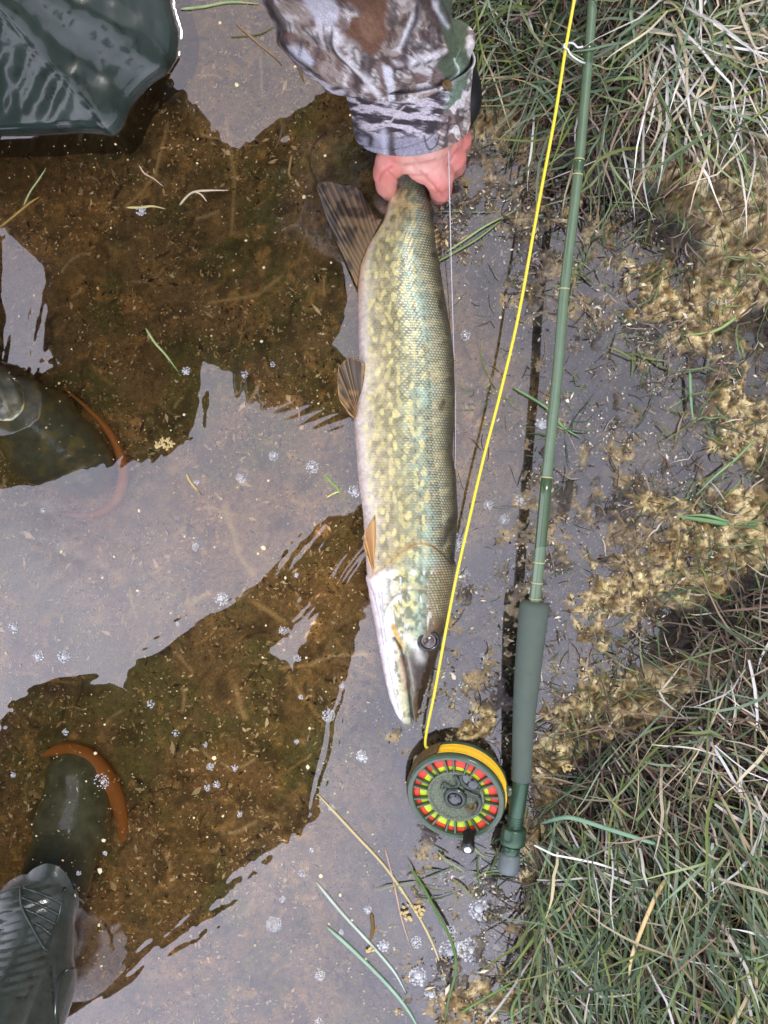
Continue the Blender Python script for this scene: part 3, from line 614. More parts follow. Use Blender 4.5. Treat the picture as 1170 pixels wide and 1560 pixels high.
for kx, ky, kr in [(640, 262, 14), (655, 235, 20), (625, 250, 14)]: c = mixc(c, lin((236, 190, 178)), np.exp(-((px-kx)**2+(py-ky)**2)/kr**2)*.55)
c = mixc(c, lin((176, 84, 84)), np.clip(crease, 0, 1)*.35)
setcol(me, c); child('hand', me, skinm, angler)
# ------------------------------------------------------------------ pike
fishm = mat('fish_skin', vcol=True, rough=.33, spec=.5, coat=.35, coat_rough=.15, vary=(1400, .16))
finm = mat('fin_membrane', vcol=True, rough=.4, spec=.5, coat=.3)
FL = np.array([(268, 612), (276, 600), (288, 594), (316, 590), (340, 583), (373, 561), (407, 547), (440, 545), (486, 545), (542, 546), (598, 546), (638, 539), (694, 543), (722, 545), (783, 553), (814, 555), (845, 557), (875, 559), (906, 562), (937, 568), (968, 574), (998, 579), (1029, 585), (1060, 592), (1091, 602), (1112, 614), (1118, 620)], float)
FR = np.array([(268, 628), (276, 643), (288, 650), (316, 657), (340, 660), (373, 663), (407, 670), (440, 675), (486, 683), (542, 691), (598, 693), (638, 692), (694, 689), (722, 694), (783, 697), (814, 695), (845, 692), (875, 691), (906, 688), (937, 682), (968, 675), (998, 667), (1029, 656), (1060, 647), (1091, 641), (1112, 636), (1118, 628)], float)
ny, nt_ = 700, 220
yy = np.linspace(210, 1118, ny)
ext = np.clip((276-yy)/66, 0, 1)
l = np.interp(yy, FL[:, 0], FL[:, 1]); r = np.interp(yy, FR[:, 0], FR[:, 1])
l = np.where(yy < 282, 597+4*ext, l); r = np.where(yy < 282, 648-4*ext, r)
ks = np.ones(9)/9; l = np.convolve(np.pad(l, 4, 'edge'), ks, 'valid'); r = np.convolve(np.pad(r, 4, 'edge'), ks, 'valid')
w = (r-l)/2; cx = (l+r)/2
zc = np.interp(yy, [210, 270, 330, 420, 600, 850, 960, 1118], [-.012, -.004, .004, .008, .010, .008, .000, -.006])
hh = np.interp(yy, [210, 276, 330, 420, 600, 800, 880, 960, 1020, 1080, 1118], [.010, .018, .027, .033, .036, .036, .034, .026, .017, .010, .003])
th = np.concatenate([np.linspace(-PI/2, 0, 25)[:-1], np.linspace(0, PI, nt_-49), np.linspace(PI, 1.5*PI, 26)[1:-1]])
nt2 = len(th)
TH, YY = np.meshgrid(th, yy); W = w[:, None]; CX = cx[:, None]
pw = .92
cxs = np.sign(np.cos(TH))*np.abs(np.cos(TH))**pw; szs = np.sign(np.sin(TH))*np.abs(np.sin(TH))**pw
FX = CX+W*cxs; FZ = zc[:, None]+hh[:, None]*szs
T = (1+cxs)/2; FY = YY+0*FX
up = sst(-.2, .3, np.sin(TH))
# --- relief
head = sst(868, 900, YY+.9*np.abs(FX-632)*.25)
s_arc = TH*W*.9
def scales(u, v, p):
    rowi = np.floor(u/(p*.72)); fu = u/(p*.72)-rowi
    best = np.full(u.shape, -1.0)
    for k in (0, 1):
        rr = rowi-k; vv = v/p+.5*(rr % 2); cv = np.floor(vv)+.5
        d = np.hypot((fu+k-.1)*.72*1.0, (vv-cv))
        val = np.where(d < .74, 1-(d/.74)**2-.32*k+.0*d, -1); best = np.maximum(best, val)
    return np.clip(best, 0, 1)
pj = 5.4
scl = scales(-YY+1.5*np.sin(s_arc/30), s_arc, pj)
sc_amt = (1-head*sst(.72, .60, T)*1.0)*sst(.02, .18, T)*sst(940, 905, YY-0*T)
sc_amt = np.where(YY > 880, sc_amt*sst(.60, .70, T), sc_amt)
gill = [(566, 876), (586, 862), (605, 843), (632, 826), (655, 830), (672, 844), (682, 856)]
preop = [(584, 925), (590, 912), (601, 899), (623, 890), (648, 894)]
jaw = [(600, 968), (609, 982), (614, 998), (620, 1023), (624, 1060), (629, 1098)]
jaw2 = [(606, 984), (604, 1000), (607, 1022), (612, 1050), (618, 1078), (626, 1098)]
dG = poly_dist(FX, FY, [tuple(p) for p in spline(gill, 30)]); dP = poly_dist(FX, FY, [tuple(p) for p in spline(preop, 20)])
dJ = poly_dist(FX, FY, jaw); dJ2 = poly_dist(FX, FY, jaw2)
gy = np.interp(FX, [p[0] for p in gill], [p[1] for p in gill])
dz = sc_amt*up*.0006*scl+.0012*(fbm(FX, FY, 70, 3, 125)-.5)*up
dz = dz+.0022*sst(-5, 3, FY-gy)*sst(30, 8, FY-gy)*(FX > 560)*(FX < 690)*up
dz = dz-.0022*np.exp(-(dJ/2.4)**2)*up-.0007*np.exp(-((dG+0)/2.0)**2)*up+.0008*np.exp(-(dP/3.0)**2)*up-.0008*np.exp(-(poly_dist(FX, FY, [(p[0]+1, p[1]+5) for p in preop])/2)**2)
dz = dz+.0010*np.exp(-(dJ2/3)**2)*up
hn = fbm(FX, FY, 22, 4, 110)-.5
dz = dz+hn*.0018*up*head+.0006*(fbm(FX, FY, 7, 3, 124)-.5)*up*head
wr = 0
for p in [[(566, 890), (575, 930), (584, 980)], [(574, 885), (580, 930), (588, 975)], [(580, 895), (584, 935)], [(590, 1000), (597, 1040), (606, 1080)]]: wr = wr+np.exp(-(poly_dist(FX, FY, p)/1.5)**2)
dz = dz-.0007*wr*up
NX = cxs/np.maximum(W*S, 1e-4); NZ = szs/hh[:, None]; nl = np.hypot(NX, NZ)
FZ2 = FZ+dz*NZ/nl; FX2 = FX+dz*NX/nl/S
# --- colour
stops = [0, .05, .12, .22, .40, .55, .67, .78, .88, 1]
cs = np.array([lin(c) for c in [(206, 178, 170), (218, 204, 194), (205, 194, 168), (172, 158, 124), (146, 140, 104), (140, 148, 118), (132, 154, 136), (96, 102, 84), (88, 84, 62), (52, 44, 30)]])
FC = np.stack([np.interp(T, stops, cs[:, i]) for i in range(3)], -1)*1.0
lo = fbm(FX, FY, 60, 3, 111); FC = mixc(FC, lin((146, 178, 160)), sst(.45, .7, lo)*np.exp(-((T-.60)/.13)**2)*.45)  # teal iridescent sheen mixed into the flank colour
FC = mixc(FC, lin((120, 112, 70)), sst(.45, .68, fbm(FX, FY, 16, 4, 112))*sst(.08, .2, T)*.55)
FC = mixc(FC, lin((206, 160, 96)), np.exp(-((T-.03)/.05)**2)*sst(520, 400, YY)*.7)
# rows of pale yellow flecks
rs = np.random.default_rng(12); sp = np.zeros_like(FX); sb = np.zeros_like(FX)
def dab(field, x, y, rx, ry, a, rot=0):
    i0, i1 = np.searchsorted(yy, [y-3*ry-6, y+3*ry+6]); 
    X = FX[i0:i1]-x; Y = FY[i0:i1]-y; c_, s_ = math.cos(rot), math.sin(rot); u = (X*c_+Y*s_)/rx; v = (-X*s_+Y*c_)/ry
    nn = 1+1.0*(fbm(FX[i0:i1], FY[i0:i1], 6, 2, 113)-.5)
    field[i0:i1] = np.maximum(field[i0:i1], a*sst(1.15, .85, np.hypot(u, v)*nn))
for col in range(8):
    tcol = .12+col*.074
    y = 300+rs.uniform(0, 20)
    while y < 860:
        i = int(np.clip((y-210)/908*ny, 0, ny-1)); x = l[i]+(r[i]-l[i])*(tcol+rs.normal(0, .018))
        dab(sp, x, y, rs.uniform(2.4, 4.6), rs.uniform(4.5, 9.5), rs.uniform(.35, .9), rs.normal(.1, .25)); y += rs.uniform(13, 27)
for k in range(46):
    y = rs.uniform(330, 850); i = int((y-210)/908*ny); t = rs.uniform(.7, .9); dab(sb, l[i]+(r[i]-l[i])*t, y, rs.uniform(9, 15), rs.uniform(2.5, 5), rs.uniform(.3, .8), -.45)
tailm = sst(330, 300, YY)
FC = mixc(FC, lin((96, 90, 62)), sst(.5, .66, fbm(FX, FY*.8, 8, 3, 121))*sst(.1, .2, T)*.5); FC = mixc(FC, lin((222, 208, 136)), sp*.78*(.5+.9*fbm(FX, FY, 7, 3, 122)))
FC = mixc(FC, lin((190, 172, 120)), sb*.5)
# scale edges; glints painted into the skin colour
edge = sst(.35, .02, scl)*sc_amt
FC = mixc(FC, lin((40, 38, 26)), edge*(.25+.65*sst(.5, .8, T)))
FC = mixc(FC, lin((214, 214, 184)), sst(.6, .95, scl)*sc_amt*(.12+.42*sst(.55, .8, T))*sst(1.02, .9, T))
# dotted lateral line and dark bars on the back
for tc_ in (.60, .72):
    FC = mixc(FC, lin((50, 52, 40)), np.exp(-((T-tc_-.004*np.sin(YY/9))/.008)**2)*sst(.1, .6, np.sin(YY/2.6*1.0))*sst(420, 500, YY)*sst(860, 830, YY)*.7)
dbk = sst(.5, .68, fbm(FX, FY*.8, 26, 3, 114)); FC = mixc(FC, lin((44, 36, 24)), dbk*sst(.74, .88, T)*.85); FC = mixc(FC, lin((48, 42, 30)), sst(.80, .95, T)*.7)
FC = mixc(FC, lin((36, 30, 20)), sst(330, 285, YY)*sst(.55, .8, T)*.5)
FC = mixc(FC, lin((84, 70, 34)), sst(330, 285, YY)*sst(.3, .1, np.abs(T-.35))*.3)
# head
hm = sst(-2, 4, FY-gy)*(FX > 556)*sst(852, 872, FY+.0*FX)
hm = np.maximum(hm, sst(872, 884, YY))
hc = np.zeros_like(FC); hst = [0, .08, .2, .34, .5, .62, .72, .85, 1]
hcs = np.array([lin(c) for c in [(212, 186, 184), (224, 222, 226), (226, 226, 222), (196, 192, 156), (156, 164, 128), (140, 162, 140), (108, 96, 70), (112, 90, 64), (50, 38, 26)]])
hc = np.stack([np.interp(T, hst, hcs[:, i]) for i in range(3)], -1)
hc = mixc(hc, lin((214, 202, 122)), sst(.5, .62, fbm(FX, FY, 12, 3, 115))*np.exp(-((T-.42)/.16)**2)*.75*sst(985, 950, YY))
hc = mixc(hc, lin((78, 82, 56)), sst(.50, .64, fbm(FX*1.3, FY, 9, 4, 116))*sst(.15, .3, T)*.75)
hc = mixc(hc, lin((232, 234, 232)), sst(.6, .75, fbm(FX*1.6, FY*.6, 8, 3, 117))*.6*sst(.9, .7, T))
hc = mixc(hc, lin((212, 204, 160)), sst(.5, .9, scl)*sst(.66, .74, T)*sst(950, 930, YY)*.45)  # scale glints on the nape, painted into the colour
sn = sst(975, 1005, YY)
sx = np.interp(YY, [980, 998, 1029, 1060, 1098, 1118], [611, 615, 621, 625, 629, 632])
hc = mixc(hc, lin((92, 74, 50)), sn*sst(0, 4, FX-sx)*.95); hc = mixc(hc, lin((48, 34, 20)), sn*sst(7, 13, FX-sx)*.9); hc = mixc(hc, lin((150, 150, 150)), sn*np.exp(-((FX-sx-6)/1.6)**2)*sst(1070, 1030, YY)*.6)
hc = mixc(hc, lin((152, 112, 88)), sst(988, 1000, YY)*sst(1062, 1040, YY)*np.exp(-((FX-sx+4)/4)**2)*.8)
hc = mixc(hc, lin((206, 190, 150)), sst(975, 1000, YY)*np.exp(-((FX-sx+9)/2.2)**2)*.5)
hc = mixc(hc, lin((204, 158, 62)), np.exp(-(poly_dist(FX, FY, [(598, 950), (606, 968), (611, 984)])/3.6)**2)*.9)
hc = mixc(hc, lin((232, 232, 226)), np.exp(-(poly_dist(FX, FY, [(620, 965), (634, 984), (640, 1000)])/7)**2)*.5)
hc = mixc(hc, lin((96, 84, 66)), sst(1088, 1112, YY)*.8)
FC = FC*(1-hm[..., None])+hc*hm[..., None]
FC = mixc(FC, lin((196, 150, 84)), np.exp(-((dG-2.0)/2.6)**2)*.5*sst(.95, .6, T)*(.3+1.1*fbm(FX, FY, 9, 3, 123)))
FC = mixc(FC, lin((58, 48, 36)), np.exp(-(dG/1.1)**2)*sst(.45, .8, T)*.8)
FC = mixc(FC, lin((190, 160, 96)), np.exp(-(dP/2.2)**2)*.4); FC = mixc(FC, lin((90, 84, 62)), np.exp(-(poly_dist(FX, FY, [(p[0]+1, p[1]+4) for p in preop])/1.4)**2)*.6)
FC = mixc(FC, lin((38, 28, 24)), np.exp(-(dJ/2.4)**2)*.95); FC = mixc(FC, lin((150, 120, 112)), np.clip(wr, 0, 1)*.4)
FC = FC*(.66+.5*fbm(FX, FY, 5, 2, 118)+.2*fbm(FX, FY, 2.6, 1, 119))[..., None]
kk = (H-FZ2)/H; kk0 = (H-zc[:, None])/H*np.ones_like(FZ2)
FV = np.stack([(FX2-585)*S*kk0, (780-FY)*S*kk0, FZ2], -1).reshape(-1, 3)
pike = empty('pike', P(625, 650, 0)); tag(pike, 'long spotted pike lying head down on its side at the shallow margin', 'fish')
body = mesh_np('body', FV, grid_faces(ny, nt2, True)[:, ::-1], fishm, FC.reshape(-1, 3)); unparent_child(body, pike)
bf = bvh_of(body)
def fin(name, root_pts, tip_pts, z_root, z_tip, c_in, c_out, band, nr=60, nt=30, rays=16, ripple=.0007, edgec=(210, 170, 110)):
    a = spline(root_pts, nr); b = spline(tip_pts, nr); u = np.linspace(0, 1, nr)[:, None]; t = np.linspace(0, 1, nt)[None]
    X = a[:, :1]*(1-t)+b[:, :1]*t; Y = a[:, 1:2]*(1-t)+b[:, 1:2]*t
    ray = np.cos(u*rays*2*PI); Zf = z_root*(1-t)+z_tip*t+ripple*ray*(.4+.6*t)+.003*np.sin(PI*t)*1
    c = np.zeros(X.shape+(3,)); c[:] = lin(c_in); c = mixc(c, lin(c_out), t**1.3+0*u); c = mixc(c, lin(edgec), (sst(.3, 1, ray)*.55)*np.ones_like(X))
    c = mixc(c, lin((34, 28, 24)), sst(.46, .58, fbm(X, Y, band, 3, 120))*.85*sst(.1, .3, t)*sst(1.2, .8, ray)); c = mixc(c, lin(edgec), sst(.06, .0, u)*np.ones_like(X)+sst(.97, 1, t)*np.ones_like(X)*.4)
    V = np.array([P(x, y, z) for x, y, z in zip(X.ravel(), Y.ravel(), Zf.ravel())])
    o = mesh_np(name, V, grid_faces(nr, nt), finm, c.reshape(-1, 3)); m = o.modifiers.new('t', 'SOLIDIFY'); m.thickness = .0008; m.offset = 0
    return unparent_child(o, pike)
fin('anal_fin', [(544, 436), (551, 400), (566, 366), (582, 334)], [(530, 404), (505, 350), (484, 290), (487, 279), (502, 277), (522, 282), (540, 284), (552, 296), (566, 318), (578, 334)], .018, .012, (112, 92, 58), (88, 74, 68), 13, rays=13, edgec=(168, 132, 88))
fin('pelvic_fin', [(541, 638), (545, 634), (549, 626), (554, 612)], [(534, 632), (519, 612), (514.5, 592), (515.5, 558), (519, 556), (527, 547), (533, 544.5), (548, 549), (563, 565), (563.5, 574), (556, 610)], .016, .030, (128, 98, 56), (134, 104, 62), 30, rays=11, edgec=(190, 152, 98))
fin('pectoral_fin', [(568, 873), (570, 872), (573, 868), (576, 857)], [(560, 850), (554, 828), (557, 808), (574, 781), (577, 784), (582, 793), (581, 806), (577, 850)], .026, .034, (150, 104, 56), (160, 116, 62), 30, rays=8)
fin('dorsal_fin', [(660, 420), (664, 395), (662, 370), (659, 345)], [(668, 416), (676, 388), (676, 362), (668, 338)], .004, -.006, (96, 84, 56), (60, 52, 44), 9, rays=9)
fin('caudal_fin', [(600, 214), (612, 212), (634, 212), (645, 214)], [(560, 150), (590, 158), (620, 180), (650, 158), (690, 150)], -.012, -.030, (120, 96, 60), (100, 80, 66), 10, rays=14)
def sphere(name, p, r, m, parent, squash=1, seg=28):
    bm = bmesh.new(); bmesh.ops.create_uvsphere(bm, u_segments=seg, v_segments=seg//2, radius=r); bmesh.ops.scale(bm, vec=(1, 1, squash), verts=bm.verts); bmesh.ops.translate(bm, vec=p, verts=bm.verts)
    me = bpy.data.meshes.new(name); bm.to_mesh(me); bm.free(); me.polygons.foreach_set('use_smooth', np.ones(len(me.polygons), bool)); me.materials.append(m)
    return link(bpy.data.objects.new(name, me), parent)
ep, en = cast(bf, 656, 976, 0); ep = Vector(P(653, 976, ep.z-.0005))
eye = unparent_child(sphere('eye', ep, 11.2*S, mat('eye_iris', L4(84, 70, 72), rough=.12, coat=1, coat_rough=.02, vary=(700, .5)), None, .62), pike)
pu = sphere('pupil', ep+Vector((-.0008, .0004, .0026)), 5.6*S, mat('eye_pupil', L4(12, 12, 16), rough=.05, coat=1, coat_rough=.02), None, .55); pu.parent = eye; pu.matrix_parent_inverse = Matrix.Translation(pike.location)
pu.matrix_parent_inverse = Matrix.Identity(4)
def torus_pts(c, n, r, k=40, sx=1, sy=1):
    q = Vector(n).to_track_quat('Z', 'Y').to_matrix()
    return [Vector(c)+q @ Vector((r*sx*math.cos(t), r*sy*math.sin(t), 0)) for t in np.linspace(0, 2*PI, k)]
unparent_child(tube('eye_rim', torus_pts(ep+Vector((0, 0, .0018)), (.25, 0, 1), 13.2*S, sx=.98, sy=1.12), .0022, mat('eye_rim', L4(40, 36, 40), rough=.25, coat=.6), None, 10, cap=False), pike)
unparent_child(tube('eye_rim', torus_pts(ep+Vector((0, 0, .0026)), (0, 0, 1), 9.4*S), .0007, mat('eye_ring', L4(130, 118, 110), rough=.3, coat=.6), None, 8, cap=False), pike)

# ------------------------------------------------------------------ rod
blank = mat('green_blank', L4(92, 112, 86), rough=.22, spec=.5, coat=.8, coat_rough=.05, vary=(60, .12))
grip_m = mat('foam_grip', L4(84, 94, 86), rough=.85, spec=.2, bump=(1500, .35, .0004), vary=(40, .1))
seat_m = mat('green_anodised', L4(64, 88, 72), rough=.3, metal=.5, vary=(50, .15))
whip = mat('pale_wrap', L4(170, 166, 118), rough=.5)
capm = mat('grey_cap', L4(96, 104, 106), rough=.45, bump=(300, .2, .0005))
rod = empty('fly_rod', P(785, 1290, .05)); tag(rod, 'green fly rod with dark foam grip lying along the shallow margin', 'fishing rod')
rz = lambda y: float(np.interp(y, [-200, 240, 900, 1330], [.115, .088, .060, .030]))
RC = np.array([(-420, 925), (-200, 913), (0, 903), (240, 883), (440, 860), (560, 850), (727, 833), (857, 821), (918, 814.5), (1000, 806), (1100, 797.5), (1188, 794), (1260, 784), (1330, 773)], float)
rx = lambda y: float(np.interp(y, RC[:, 0], RC[:, 1]))
def rp(y): return P(rx(y), y, rz(y))
def rr(px_, y): return px_*S*(1-rz(y))
ys = [-420, -200, 0, 240, 441, 560, 727, 857, 930]; wd_ = [6.2, 6.7, 7.2, 7.8, 8.0, 8.2, 8.6, 9.0, 9.2]
unparent_child(tube('blank', [rp(y) for y in ys], [rr(a, y) for a, y in zip(wd_, ys)], blank, None, 24, 70), rod)
def band(name, y, w, h, m, nn=24):
    return unparent_child(tube(name, [rp(y-h/2), rp(y-h*.3), rp(y+h*.3), rp(y+h/2)], [rr(w*.96, y), rr(w, y), rr(w, y), rr(w*.96, y)], m, None, nn), rod)
for y, w in [(243, 8.3), (266, 8.4), (440, 8.4), (727, 9.3), (857, 9.5), (888, 9.6), (912, 9.8)]: band('thread_wrap', y, w, 1.9, whip)
darkwrap = mat('dark_wrap', L4(60, 84, 52), rough=.2, coat=1)
band('whipping', 254, 8.2, 20, darkwrap); band('whipping', 85, 7.8, 34, darkwrap); band('whipping', 792, 9.05, 128, darkwrap)
gy_ = [916, 919, 924, 940, 975, 1000, 1040, 1080, 1117, 1150, 1180, 1188, 1190]; gw = [14, 20.5, 22.6, 22.6, 21.4, 20.6, 19.6, 17.6, 16.4, 15.6, 15.8, 15.6, 12]
unparent_child(tube('grip', [rp(y) for y in gy_], [rr(a, y) for a, y in zip(gw, gy_)], grip_m, None, 40), rod)
def seat(name, prof, m):
    return unparent_child(tube(name, [rp(y) for y, a in prof], [rr(a, y) for y, a in prof], m, None, 36), rod)
seat('reel_seat', [(1188, 12.4), (1192, 12.8), (1240, 12.6), (1243, 11.8), (1262, 11.8), (1300, 11.6)], seat_m)
for k in range(5): band('thread', 1244.5+k*3.6, 12.5, 1.8, seat_m)
seat('locking_ring', [(1260, 17), (1262, 18.6), (1272, 18.8), (1274, 19.6), (1283, 19.6), (1285, 18.2), (1287, 14)], seat_m)
seat('lower_ring', [(1288, 12), (1290, 13.4), (1299, 13.4), (1301, 12)], seat_m)
seat('end_cap', [(1299, 13), (1302, 15.6), (1310, 16.2), (1324, 16.4), (1328, 14.5), (1329, 8)], capm)
wire = mat('guide_wire', L4(225, 225, 228), rough=.25, metal=.3)
gq = [P(x, y, z) for x, y, z in [(888, 71, .112), (880, 72, .113), (873, 66, .114), (862, 66, .117), (859, 71, .119), (865, 75, .119), (868, 81, .117), (874, 87, .115), (885, 94, .110), (891, 96, .106)]]
unparent_child(tube('line_guide', gq, .0009, wire, None, 8, 50), rod)

# ------------------------------------------------------------------ reel
reel = empty('fly_reel', P(693, 1214, .02)); tag(reel, 'round green fly reel with red and yellow windows, loaded with yellow line', 'fishing reel')
rc = Vector(P(694, 1214, .036)); nrm = Vector((-.27, -.36, 1)).normalized(); xa_ = Vector((0, 1, 0)).cross(nrm).normalized(); Rm = Matrix((xa_, nrm.cross(xa_), nrm)).transposed(); RR = 77*S*.95
greenm = mat('green_enamel', L4(58, 76, 58), rough=.35, coat=.4, vary=(160, .3), bump=(800, .25, .0004))
dkgreen = mat('dark_green_enamel', L4(36, 48, 36), rough=.4, coat=.3, vary=(160, .3))
sandm = mat('sandy_grey_face', L4(104, 112, 94), rough=.75, vary=(700, 1.0), bump=(900, .9, .0012))
redm = mat('red_insert', L4(226, 66, 44), rough=.5, vary=(200, .1)); yelm = mat('lime_insert', L4(196, 220, 40), rough=.5, vary=(200, .1))
ylinem = mat('yellow_fly_line', L4(236, 190, 30), rough=.4, vary=(300, .1)); bright_line = mat('bright_yellow_line', L4(226, 208, 62), rough=.4)
mudm = mat('muddy_rim', L4(96, 74, 40), rough=.8, vary=(300, .6), bump=(500, .8, .002)); blackk = mat('black_knob', L4(16, 16, 17), rough=.4, coat=.3); silver = mat('silver_pin', L4(220, 222, 225), rough=.3, metal=.6); hubm = mat('hub_cap', L4(26, 28, 34), rough=.12, coat=1)
cm = mat('clear_wet_disc', L4(48, 58, 50), rough=.1, coat=1)
def lathe(name, prof, m, a0=0, a1=2*PI, n=72, off=(0, 0), closed_prof=True, parent=None):
    """prof: list of (r/RR, z metres) closed outline swept round the reel axis"""
    full = abs(a1-a0-2*PI) < 1e-6; k = n if full else n+1
    A_ = np.linspace(a0, a1, k, endpoint=not full); V = []
    for a in A_:
        for r_, z in prof: V.append(rc+Rm @ Vector((r_*RR*math.cos(a)+off[0], r_*RR*math.sin(a)+off[1], z)))
    m_ = len(prof); Fs = []
    for i in range(k if full else k-1):
        for j in range(m_ if closed_prof else m_-1):
            i2 = (i+1) % k; j2 = (j+1) % m_; Fs.append((i*m_+j, i*m_+j2, i2*m_+j2, i2*m_+j))
    if not full and closed_prof: Fs.append(tuple(range(m_))); Fs.append(tuple(reversed(range((k-1)*m_, k*m_))))
    me = bpy.data.meshes.new(name); me.from_pydata([tuple(v) for v in V], [], Fs); me.update(); bm = bmesh.new(); bm.from_mesh(me); bmesh.ops.recalc_face_normals(bm, faces=bm.faces); bm.to_mesh(me); bm.free()
    me.materials.append(m); o = link(bpy.data.objects.new(name, me)); b = o.modifiers.new('b', 'BEVEL'); b.width = .0004; b.segments = 2; b.limit_method = 'ANGLE'
    return unparent_child(o, reel)
face = lathe('spool_face', [(.865, .0), (.88, .0022), (.94, .0030), (.975, .0026), (1.0, .0006), (1.0, -.0030), (.95, -.0034), (.865, -.0024)], greenm)
lathe('inner_face', [(0.001, -.0005), (.24, -.0005), (.30, -.0022), (.50, -.0018), (.535, .0008), (.575, .0010), (.585, -.0020), (.56, -.0050), (0.001, -.0050)], sandm)
lathe('window_backing', [(.56, -.0052), (.89, -.0052), (.89, -.0064), (.56, -.0064)], dkgreen)
na = 22; ang0 = .07
wid = [.78 if i % 2 else 1.22 for i in range(na)]; tot = sum(wid); acc = ang0
for i in range(na):
    da = 2*PI*wid[i]/tot; a_0 = acc+.028; a_1 = acc+da-.028; acc += da
    sp_ = lathe('spoke', [(.57, -.0046), (.57, .0008), (.875, .0012), (.875, -.0046)], greenm, a_0+da-.056+.001, a_0+da-.001, 3)
    s_ = math.cos((a_0+a_1)/2-math.radians(60)); mid = .705+.075*s_*-1
    mid = .72-.06*s_
    lathe('red_insert', [(mid+.004, -.0050), (mid+.004, -.0026), (.862, -.0026), (.862, -.0050)], redm, a_0+.004, a_1-.004, 8)
    lathe('lime_insert', [(.59, -.0050), (.59, -.0030), (mid, -.0030), (mid, -.0050)], yelm, a_0+.006, a_1-.006, 8)
# hub, drag cutouts, caps
lathe('hub_collar', [(.14, -.0005), (.15, .0042), (.20, .0046), (.235, .0030), (.24, -.0005)], dkgreen, n=48)
lathe('hub_cap', [(.001, .006), (.08, .0058), (.125, .0046), (.142, .003), (.142, -.0005), (.001, -.0005)], hubm, n=48)
def curl(name, pts, rad, m):
    q = [rc+Rm @ Vector((x*RR, y*RR, z)) for x, y, z in pts]; return unparent_child(tube(name, q, rad, m, None, 10, 40, flat=.7), reel)
curl('drag_spring', [(.02, .52, .001), (.10, .38, .0012), (.04, .26, .001), (-.10, .24, .001), (-.22, .30, .001), (-.26, .20, .001)], .0019, dkgreen)
curl('drag_spring', [(.14, .54, .001), (.16, .40, .001), (.26, .27, .001), (.40, .24, .001), (.52, .22, .001)], .0019, dkgreen)
curl('drag_spring', [(.20, .18, .0012), (.34, .10, .0012), (.46, .05, .001), (.50, -.08, .001), (.44, -.24, .001), (.34, -.34, .001)], .0022, dkgreen)
curl('drag_spring', [(.20, -.20, .0008), (.30, -.28, .0008), (.38, -.24, .0008), (.40, -.10, .0008)], .0016, mudm)
lathe('drag_knob', [(.001, .0026), (.09, .0022), (.12, .0010), (.12, -.0004), (.001, -.0004)], hubm, n=36, off=(.38*RR, .34*RR))
lathe('drag_knob', [(.001, .0012), (.09, .0010), (.12, .0004), (.12, -.0004), (.001, -.0004)], cm, n=36, off=(.22*RR, .44*RR))
# back frame and line packed on the spool between the two rims
lathe('fly_line_coils', [(.55, -.0045), (.94, -.0045), (.985, -.0075), (1.0, -.013), (.985, -.0185), (.60, -.0185)], ylinem)
for k in range(6): lathe('line_turn', [(.985+.006*math.sin(k), -.0062-.0021*k), (1.008+.006*math.sin(k), -.0068-.0021*k), (.985+.006*math.sin(k), -.0078-.0021*k)], ylinem)
lathe('back_frame', [(.001, -.0190), (.94, -.0190), (.98, -.0180), (1.0, -.0195), (1.0, -.0225), (.95, -.024), (.001, -.024)], greenm)
lathe('cage_rim', [(1.0, -.0035), (1.03, -.0035), (1.035, -.0200), (1.0, -.0200)], mudm, math.radians(108), math.radians(196), 40)
foot = [rc+Rm @ Vector((.92*RR, .02*RR, -.015)), rc+Rm @ Vector((1.06*RR, .04*RR, -.012)), Vector(P(783, 1214, .034))]
unparent_child(tube('reel_foot', foot, [.006, .0052, .004], greenm, None, 14, 16, flat=.6), reel)
h0 = rc+Rm @ Vector((.24*RR, -.80*RR, .001)); hd = Vector((-.0035, -.0105, .020))
unparent_child(tube('handle', [h0, h0+hd*.08, h0+hd*.15, h0+hd*.6, h0+hd*.95, h0+hd], [.0040, .0063, .0054, .0060, .0068, .0055], blackk, None, 24), reel)
unparent_child(disc('handle_pin', h0+hd*1.01, hd, .0037, .0012, silver, None), reel)

# ------------------------------------------------------------------ lines
lp = [(884, -160, .118), (880, -40, .118), (862, 72, .117), (845, 180, .108), (818, 325, .096), (790, 480, .080), (762, 600, .070), (735, 705, .062), (713, 800, .055), (695, 880, .049), (679, 962, .043), (663, 1050, .034), (648, 1128, .026), (655, 1142, .023)]
fl = tube('fly_line', [P(*q) for q in lp], 2.35*S*.93, bright_line, None, 10, 90); tag(fl, 'taut bright yellow fly line running from the rod guide to the reel', 'fishing line')
lead = tube('leader', [P(*q) for q in [(683, 120, .112), (683, 190, .102), (685, 300, .062), (688, 420, .030), (692, 560, .014), (694, 640, .008), (692, 760, .004), (690, 820, .002)]], .00042, mat('clear_nylon', L4(205, 205, 212), rough=.15, coat=1), None, 6, 60)
tag(lead, 'thin pale nylon leader lying along the back of the fish', 'fishing line')
